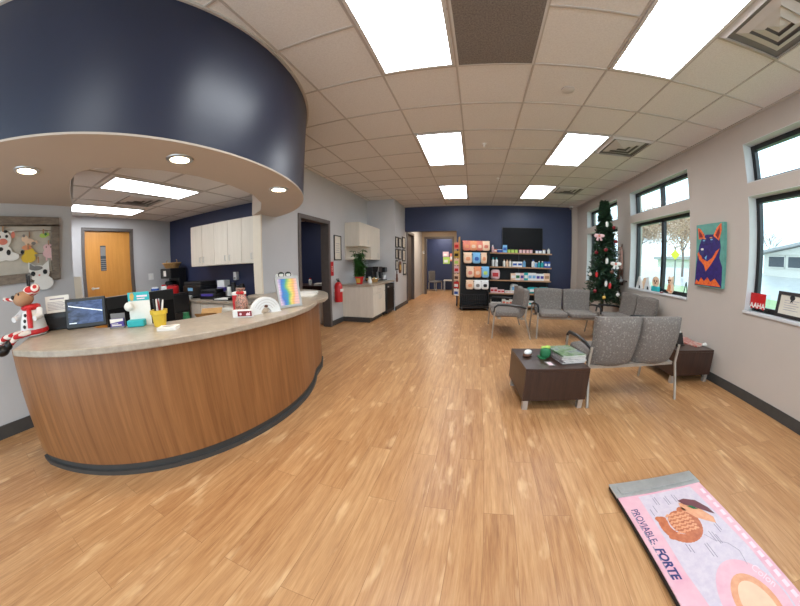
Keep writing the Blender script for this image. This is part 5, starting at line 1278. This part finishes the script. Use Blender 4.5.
# ------------------------------------------------------------------ painting
t = thing('dog_painting', 'bright blue and orange dog portrait canvas between the windows', 'painting', (XR, 2.985, 1.05), R(-90))
W2, HH = 0.235, 0.73
MB().box((-W2, -0.05, 0), (W2, -0.0002, HH)).out('canvas', 'teal_paint', t, smooth=0)
yy = -0.0505
def layer(polys, k, mt, name):
    for p in polys: MB().card([(a * 2 * W2 - W2, b * HH) for a, b in p], yy - 0.0012 * k - 0.001, yy - 0.0012 * k + 0.0004).out(name, mt, t, smooth=0)
layer([[(0.01, 0.01), (0.99, 0.01), (0.97, 0.32), (0.86, 0.46), (0.90, 0.62), (0.86, 0.76), (0.72, 0.82), (0.38, 0.83), (0.22, 0.78), (0.12, 0.66), (0.06, 0.48), (0.02, 0.30)]], 0, 'deepblue', 'painted_body')
layer([[(0.10, 0.76), (0.06, 0.95), (0.16, 0.93), (0.30, 0.84), (0.34, 0.77)], [(0.64, 0.80), (0.76, 0.92), (0.92, 0.99), (0.93, 0.88), (0.84, 0.72)], [(0.05, 0.52), (0.14, 0.42), (0.32, 0.34), (0.40, 0.24), (0.56, 0.34), (0.72, 0.46), (0.86, 0.60), (0.74, 0.56), (0.62, 0.46), (0.44, 0.40), (0.26, 0.44), (0.12, 0.56)],
       [(0.02, 0.02), (0.06, 0.10), (0.16, 0.06), (0.24, 0.14), (0.36, 0.08), (0.48, 0.15), (0.60, 0.08), (0.74, 0.14), (0.90, 0.06), (0.97, 0.02)]], 1, 'hotorange', 'painted_orange')
layer([[(0.12, 0.79), (0.11, 0.90), (0.22, 0.84), (0.26, 0.79)], [(0.72, 0.81), (0.86, 0.93), (0.87, 0.84), (0.80, 0.75)]], 2, 'darkred', 'painted_ear')
layer([disc(0.22, 0.55, 0.10, 0.055), disc(0.30, 0.70, 0.05, 0.02), disc(0.58, 0.71, 0.05, 0.02)], 2, 'ink', 'painted_muzzle')
layer([disc(0.30, 0.735, 0.045, 0.012), disc(0.58, 0.745, 0.045, 0.012), [(0.34, 0.46), (0.42, 0.50), (0.40, 0.42)]], 3, 'lightblue', 'painted_highlight')
layer([disc(0.24, 0.595, 0.055, 0.018)], 3, 'paper', 'painted_nose_shine')
layer([disc(0.33, 0.765, 0.05, 0.010), disc(0.56, 0.775, 0.05, 0.010)], 3, 'orange', 'painted_brow')

# ------------------------------------------------------------------ window sill things
SZ2 = LOW[0] + 0.0065; SXX = 3.03
for y, lab in ((4.76, 'white letter A stood on the middle window sill, nearer the tree'), (4.50, 'white letter A stood on the middle window sill beside the orange face')):
    t = thing('letter_block', lab, 'letter', (SXX, y, SZ2), R(-90))
    MB().card([(-0.10, 0), (-0.055, 0), (-0.035, 0.06), (0.035, 0.06), (0.055, 0), (0.10, 0), (0.022, 0.21), (-0.022, 0.21)], -0.015, 0.015).out('letter', 'white', t, smooth=0)
t = thing('bird_card', 'pale peach bird-shaped card between the two letters on the sill', 'card', (SXX + 0.03, 4.64, SZ2), R(-90))
MB().card(disc(0, 0.10, 0.075, 0.10, 20), -0.006, 0.006).out('shape', 'peach', t, smooth=0)
MB().box((-0.05, -0.02, 0), (0.05, 0.02, 0.008)).out('foot', 'cardboard', t, smooth=0)
t = thing('face_planter', 'orange animal-face card on a teal base on the window sill', 'ornament', (SXX, 4.27, SZ2), R(-90))
MB().box((-0.09, -0.03, 0), (0.09, 0.03, 0.08)).out('base', 'teal', t, smooth=0, bevel=0.01)
MB().card(disc(0, 0.15, 0.095, 0.085, 20) , -0.012, 0.0).out('face', 'peach', t, smooth=0)
for q in (disc(-0.03, 0.16, 0.016), disc(0.035, 0.16, 0.016), disc(0.0, 0.13, 0.02, 0.013)): MB().card(q, -0.0145, -0.0122).out('face_mark', 'brown', t, smooth=0)
t = thing('cat_figure', 'orange cat figure with dark markings on the window sill', 'figurine', (SXX, 3.88, SZ2), R(-90))
MB().ell((0, 0, 0.085), (0.075, 0.03, 0.086)).out('body', 'peach', t)
hd = MB().ell((0, -0.008, 0.185), (0.062, 0.03, 0.058)).card([(-0.055, 0.20), (-0.05, 0.26), (-0.012, 0.235)], -0.016, 0.004).card([(0.055, 0.20), (0.05, 0.26), (0.012, 0.235)], -0.015, 0.005).out('head', 'peach', t)
for q in (disc(-0.022, 0.195, 0.012), disc(0.022, 0.195, 0.012), disc(0, 0.165, 0.014, 0.008)): MB().card(q, -0.042, -0.034).out('face_mark', 'brown', hd, smooth=0)
for q in (disc(0.0, 0.09, 0.035, 0.05), disc(0.045, 0.04, 0.015), disc(-0.045, 0.05, 0.015)): MB().card(q, -0.034, -0.02).out('marking', 'orange', t, smooth=0)
t = thing('sill_tray', 'small dark red dish at the front of the middle window sill', 'dish', (2.97, 4.02, SZ2))
MB().lathe([(0, 0), (0.022, 0), (0.032, 0.02), (0.028, 0.02), (0.018, 0.006), (0, 0.006)], n=16).out('dish', 'darkred', t)
MB().ell((0, 0, 0.014), (0.02, 0.02, 0.01)).out('contents', 'paper', t)
t = thing('plant_stake', 'thin dark green leaning easel at the end of the window sill', 'easel', (SXX, 3.56, SZ2), R(-90))
MB().tube([(-0.05, 0.02, 0), (0.02, 0.0, 0.19)], 0.007, 6).tube([(0.05, 0.02, 0), (0.025, 0.0, 0.20)], 0.007, 6).tube([(0.02, 0.06, 0), (0.02, 0.0, 0.18)], 0.006, 6).out('frame', 'needles', t)
MB().box((-0.055, -0.02, 0.02), (0.055, -0.008, 0.028)).out('ledge', 'black', t, smooth=0)
# red AAHA plaque on the near sill
t = thing('red_plaque', 'red acrylic plaque with white lettering on the near window sill', 'plaque', (SXX, 2.31, SZ2), R(-90))
t.scale = (0.85, 0.85, 0.85)
MB().box((-0.13, -0.015, 0), (0.16, 0.02, 0.012)).box((-0.13, 0.004, 0.012), (0.16, 0.01, 0.215)).out('stand', 'glass', t, smooth=0)
MB().card([(-0.13, 0.05), (-0.10, 0.03), (-0.06, 0.05), (-0.02, 0.03), (0.03, 0.05), (0.08, 0.03), (0.10, 0.05), (0.10, 0.215), (-0.13, 0.215)], -0.004, 0.003).out('red_panel', 'red', t, smooth=0)
text('lettering', 'AAHA', 0.085, 'paper', t, (-0.015, -0.0045, 0.045), (PI / 2, 0, 0), bold=0.002)
hf = hung_frame(1.945, SZ2, SZ2 + 0.235, 0.33, 'dark-framed award certificate leaning on the near window sill', SXX + 0.03, R(-90), 'frame_black', 'cert', 0.03, 'award_frame')
hf.rotation_euler = (R(-10), 0, R(-90))
m = MB().card(disc(0, 0.185, 0.028, 0.024, 16), -0.016, -0.0125).card([(-0.02, 0.14), (-0.005, 0.175), (0.012, 0.14), (0.0, 0.15)], -0.016, -0.0125)
m.out('seal', 'black', hf, smooth=0)

# ------------------------------------------------------------------ pet scale on the floor
t = thing('pet_scale', 'long low walk-on animal scale with a pink printed mat on the floor', 'scale', (0.865, 1.225, 0), R(4.5))
LW, LL = 0.595, 1.30
MB().box((0, -LL, 0.012), (LW, 0, 0.032)).out('platform', 'black_matte', t, smooth=0, bevel=0.004)
MB().box((-0.004, -0.105, 0.032), (LW + 0.004, 0.004, 0.040)).box((0.03, -0.085, 0.040), (LW - 0.03, -0.03, 0.048)).out('end_plate', 'silver', t, smooth=0, bevel=0.003)
for x in (0.05, LW - 0.05):
    for y in (-0.08, -LL + 0.08): MB().cyl((x, y, 0), (x, y, 0.013), 0.025, 12).out('foot', 'black', t)
mat = MB().box((0.004, -LL + 0.004, 0.032), (LW - 0.004, -0.106, 0.0365)).out('mat', 'mat_pink', t, smooth=0)
zz = 0.0367
def flat(polys, k, mt, name, par=None):
    m = MB()
    for p in polys: m.prism(p, zz + 0.0003 * k, zz + 0.0003 * (k + 1))
    return m.out(name, mt, par or mat, smooth=0)
flat([[(0.125, -0.12), (0.50, -0.12), (0.53, -0.6), (0.50, -LL + 0.01), (0.16, -LL + 0.01), (0.11, -0.6)]], 0, 'mat_white', 'mat_panel')
# colon: ring of lobes, small intestine inside, stomach and liver
lob = []
for i in range(26):
    a = R(-200 + 250 * i / 25); lob.append(disc(0.255 + 0.095 * math.cos(a), -0.350 + 0.098 * math.sin(a), 0.028, None, 12))
lob += [disc(0.165, -0.30, 0.03, 0.02), disc(0.175, -0.415, 0.035, 0.02), disc(0.15, -0.29, 0.018, 0.014), disc(0.27, -0.345, 0.075, 0.08, 20)]
for i, p in enumerate(lob): pass
fl_ = MB()
for i, p in enumerate(lob): fl_.prism(p, zz + 0.0003 + 0.00002 * i, zz + 0.0007 + 0.00002 * i)
fl_.out('colon_picture', 'organ', mat, smooth=0)
sm = MB()
for i in range(24):
    cx_, cy_ = 0.205 + 0.036 * (i % 4), -0.405 + 0.023 * (i // 4)
    for q, (dx_, dy_) in enumerate(((0, 0), (0.011, 0.007), (0.021, 0.001))):
        sm.prism(disc(cx_ + dx_, cy_ + dy_, 0.0085, 0.0065, 9), zz + 0.0016 + 0.00001 * (3 * i + q), zz + 0.0019 + 0.00001 * (3 * i + q))
sm.out('intestine_picture', 'organ_light', mat, smooth=0)
flat([[(0.335, -0.22), (0.39, -0.235), (0.44, -0.30), (0.475, -0.37), (0.46, -0.41), (0.42, -0.38), (0.37, -0.34), (0.345, -0.30), (0.325, -0.26)]], 3, 'organ_light', 'stomach_picture')
flat([[(0.34, -0.205), (0.385, -0.20), (0.45, -0.23), (0.49, -0.30), (0.50, -0.355), (0.455, -0.315), (0.41, -0.275), (0.36, -0.24)]], 8, 'liver', 'liver_picture')
flat([[(0.37, -0.255), (0.40, -0.262), (0.425, -0.295), (0.395, -0.285)]], 9, 'green', 'gallbladder_picture')
ln = MB()
for (x, y, l) in ((.20, -.15, .05), (.215, -.145, .06), (.27, -.16, .06), (.285, -.15, .065), (.33, -.15, .06), (.345, -.16, .055), (.14, -.22, .05), (.17, -.20, .05), (.20, -.47, .05), (.215, -.48, .05), (.30, -.50, .08), (.315, -.50, .09), (.375, -.44, .07), (.39, -.45, .08), (.44, -.41, .06), (.455, -.40, .06), (.40, -.47, .06)):
    MB().box((x, y - l, zz + 0.0004), (x + 0.004, y, zz + 0.0008)).out('caption_line', 'ink_grey', mat, smooth=0)
ln.tube([(0.34, -0.45, zz + 0.0006), (0.37, -0.50, zz + 0.0006), (0.43, -0.54, zz + 0.0006), (0.46, -0.60, zz + 0.0006), (0.44, -0.68, zz + 0.0006)], 0.0011, 4)
ln.out('leader_line', 'ink_grey', mat, smooth=0)
flat([disc(0.345, -0.86, 0.18, 0.25, 40)], 1, 'mat_white', 'circle_border')
flat([disc(0.345, -0.86, 0.17, 0.24, 40)], 2, 'mat_pink', 'circle_panel')
flat([disc(0.345, -0.87, 0.11, 0.17, 32)], 4, 'organ_light', 'detail_picture')
flat([disc(0.345, -0.88, 0.08, 0.14, 32)], 5, 'peach', 'detail_inner')
text('lettering', 'PROVIABLE-', 0.056, 'ink', mat, (0.032, -0.20, zz + 0.0006), (0, 0, -PI / 2), 0.0003, 'LEFT', sx=0.78)
text('lettering', 'FORTE', 0.060, 'ink', mat, (0.032, -0.452, zz + 0.0006), (0, 0, -PI / 2), 0.0003, 'LEFT', shear=0.25, bold=0.002, sx=0.95)
ln = MB()
for i in range(9): ln.box((0.026, -0.25 - i * 0.045, zz + 0.0003), (0.032, -0.215 - i * 0.045, zz + 0.0006))
ln.out('subtitle_line', 'ink_grey', mat, smooth=0)
ln = MB()
for i in range(16): ln.box((0.548, -0.20 - i * 0.06, zz + 0.0003), (0.572, -0.16 - i * 0.06, zz + 0.0006))
ln.out('margin_line', 'ink_pale', mat, smooth=0)
text('lettering', 'Colon', 0.055, 'ink_pale', mat, (0.44, -0.70, zz + 0.0020), (0, 0, -PI / 2 + 0.3), 0.0003, 'LEFT')

# ------------------------------------------------------------------ outdoors
ter = MB().add([(3.21, -6, -0.15), (13.3, -10, 0.39), (13.8, -14, 0.45), (24, -24, 1.65), (60, -40, 2.3), (60, 75, 2.3), (24, 60, 1.65), (13.8, 40, 0.45), (13.3, 38, 0.39), (3.21, 14, -0.10)], [(0, 1, 8, 9), (3, 4, 5, 6)])
o = ter.out('ground', 'grass', smooth=0); struct(o)
o = MB().add([(13.3, -10, 0.39), (13.8, -14, 0.45), (13.8, 40, 0.45), (13.3, 38, 0.39)], [(0, 1, 2, 3)]).add([(13.8, -14, 0.45), (24, -24, 1.65), (24, 60, 1.65), (13.8, 40, 0.45)], [(0, 1, 2, 3)]).out('road', 'road', smooth=0); struct(o)
# house across the road
t = thing('house', 'white single-storey house with a low gable across the road', 'house', (22.5, 12.0, 1.50))
MB().box((0, -8, -0.6), (8, 5.0, 1.6)).out('wall', 'siding', t, smooth=0)
MB().add([(-0.5, 5.4, 1.45), (-0.5, -2.6, 2.75), (-0.5, -10.6, 1.45), (8.5, 5.4, 1.45), (8.5, -2.6, 2.75), (8.5, -10.6, 1.45), (-0.5, 5.4, 1.62), (-0.5, -2.6, 2.95), (-0.5, -10.6, 1.62), (8.5, 5.4, 1.62), (8.5, -2.6, 2.95), (8.5, -10.6, 1.62)],
         [(6, 7, 10, 9), (7, 8, 11, 10), (0, 1, 4, 3), (1, 2, 5, 4), (0, 6, 9, 3), (2, 8, 11, 5), (0, 1, 7, 6), (1, 2, 8, 7), (3, 4, 10, 9), (4, 5, 11, 10)]).out('roof', 'shingle', t, smooth=0)
MB().card([(-5.0, 1.45), (2.6, 2.72), (10.2, 1.45)], -0.1, 0.05, X=Matrix.Rotation(R(-90), 4, 'Z')).out('gable', 'siding', t, smooth=0)
for k in range(4):
    wf = MB().box((-0.06, 3.1 - k * 1.7, 0.62), (0.02, 4.5 - k * 1.7, 1.32)).out('window', 'win_dark', t, smooth=0)
    MB().box((-0.09, 3.05 - k * 1.7, 0.56), (-0.02, 4.55 - k * 1.7, 0.62)).box((-0.09, 3.05 - k * 1.7, 1.32), (-0.02, 4.55 - k * 1.7, 1.38)).box((-0.09, 3.05 - k * 1.7, 0.56), (-0.02, 3.12 - k * 1.7, 1.38)).out('window_trim', 'siding', wf, smooth=0)
t = thing('building', 'low grey-roofed building far across the road behind the trees', 'building', (32, 38, 1.9))
MB().box((0, -7, -0.6), (6, 7, 1.1)).out('wall', 'siding', t, smooth=0)
MB().box((-0.5, -7.5, 1.1), (6.5, 7.5, 1.55)).out('roof', 'shingle', t, smooth=0)
def bare_tree(x, y, z, h, spread, label, leaves=0, seed=1):
    t = thing('bare_tree', label, 'tree', (x, y, z), 0, 'street trees outside')
    rn = random.Random(seed); wd_ = MB(); lv = MB()
    def grow(p, d, L, r, dep):
        q = p + d * L
        wd_.tube([p, q], [r, r * 0.65], 5)
        if dep == 0:
            for k in range(leaves):
                c = q + Vector((rn.gauss(0, .55), rn.gauss(0, .55), rn.gauss(0, .5))); s = rn.uniform(.035, .075)
                n_ = Vector((rn.gauss(0, 1), rn.gauss(0, 1), rn.gauss(0, 1))).normalized(); a = n_.orthogonal().normalized() * s; b = n_.cross(a)
                lv.add([c - a, c + b, c + a, c - b], [(0, 1, 2, 3)])
            return
        for k in range(3 if dep > 1 else 4):
            nd = (d + Vector((rn.gauss(0, spread), rn.gauss(0, spread), rn.gauss(0.08, spread * .6)))).normalized()
            grow(p + d * L * rn.uniform(.6, 1), nd, L * rn.uniform(.62, .82), r * .6, dep - 1)
    grow(Vector((0, 0, 0)), Vector((0, 0, 1)), h * .24, h * .013, 5)
    wd_.out('trunk', 'bare_wood', t)
    if leaves: lv.out('foliage', 'autumn', t, smooth=0)
bare_tree(16.5, 19.8, 0.85, 8.5, .55, 'street tree with thin brown leaves in the middle window', 42, 4)
bare_tree(17.8, 28.6, 0.95, 9, .55, 'taller street tree with thin brown leaves further along', 42, 9)
bare_tree(30, 22.0, 1.75, 6.0, .48, 'bare grey tree behind the white house', 0, 5)
bare_tree(27, 28.0, 1.7, 7.5, .5, 'distant bare tree between the two buildings', 0, 8)
t = thing('street_sign', 'yellow street warning sign on a post across the road', 'sign', (12.0, 15.1, 0.35), R(-50))
MB().tube([(0, 0.02, 0), (0, 0.02, 2.2)], 0.04, 8).out('post', 'grey', t)
MB().card([(0, 1.52), (0.28, 1.8), (0, 2.08), (-0.28, 1.8)], -0.04, -0.01).out('plate', 'sign_yellow', t, smooth=0)

# ------------------------------------------------------------------ light
wld = bpy.data.worlds.new('world'); SC.world = wld; wld.use_nodes = True
nt = wld.node_tree; bg = nt.nodes['Background']
bg.inputs[0].default_value = (0.72, 0.88, 1.0, 1); bg.inputs[1].default_value = 2.6
def area(name, loc, size, energy, col, rot=(0, 0, 0)):
    l = bpy.data.lights.new(name, 'AREA'); l.shape = 'RECTANGLE'; l.size, l.size_y = size; l.energy = energy; l.color = col
    o = bpy.data.objects.new(name, l); COL.objects.link(o); o.location = loc; o.rotation_euler = rot
area('office_ceiling_lamp', (-4.0, 5.2, 2.40), (0.6, 1.2), 18, (1, .95, .88))
area('entrance_ceiling_lamp', (-0.36, -0.99, H - 0.012), (0.58, 1.18), 18, (0.90, .95, 1.0))
area('entrance_ceiling_lamp', (1.47, -0.99, H - 0.012), (0.58, 1.18), 18, (0.90, .95, 1.0))
area('hallway_ceiling_lamp', (-1.1, 9.2, 2.44), (0.6, 1.2), 32, (1, .86, .68))
area('far_room_ceiling_lamp', (-1.2, 11.8, 2.44), (0.6, 1.2), 30, (1, .95, .9))
for x, y in ((-2.30, 0.26), (-1.60, 1.00), (-1.60, 1.99)):
    l = bpy.data.lights.new('downlight_lamp', 'SPOT'); l.energy = 16; l.spot_size = R(110); l.spot_blend = 0.6; l.color = (1, .82, .58); l.shadow_soft_size = 0.05
    o = bpy.data.objects.new('downlight_lamp', l); COL.objects.link(o); o.location = (x, y, SZ - 0.015)
vs_ = SC.view_settings
vs_.view_transform = 'Standard'; vs_.look = 'None'; vs_.exposure = 0.06; vs_.gamma = 1.0; vs_.use_curve_mapping = False
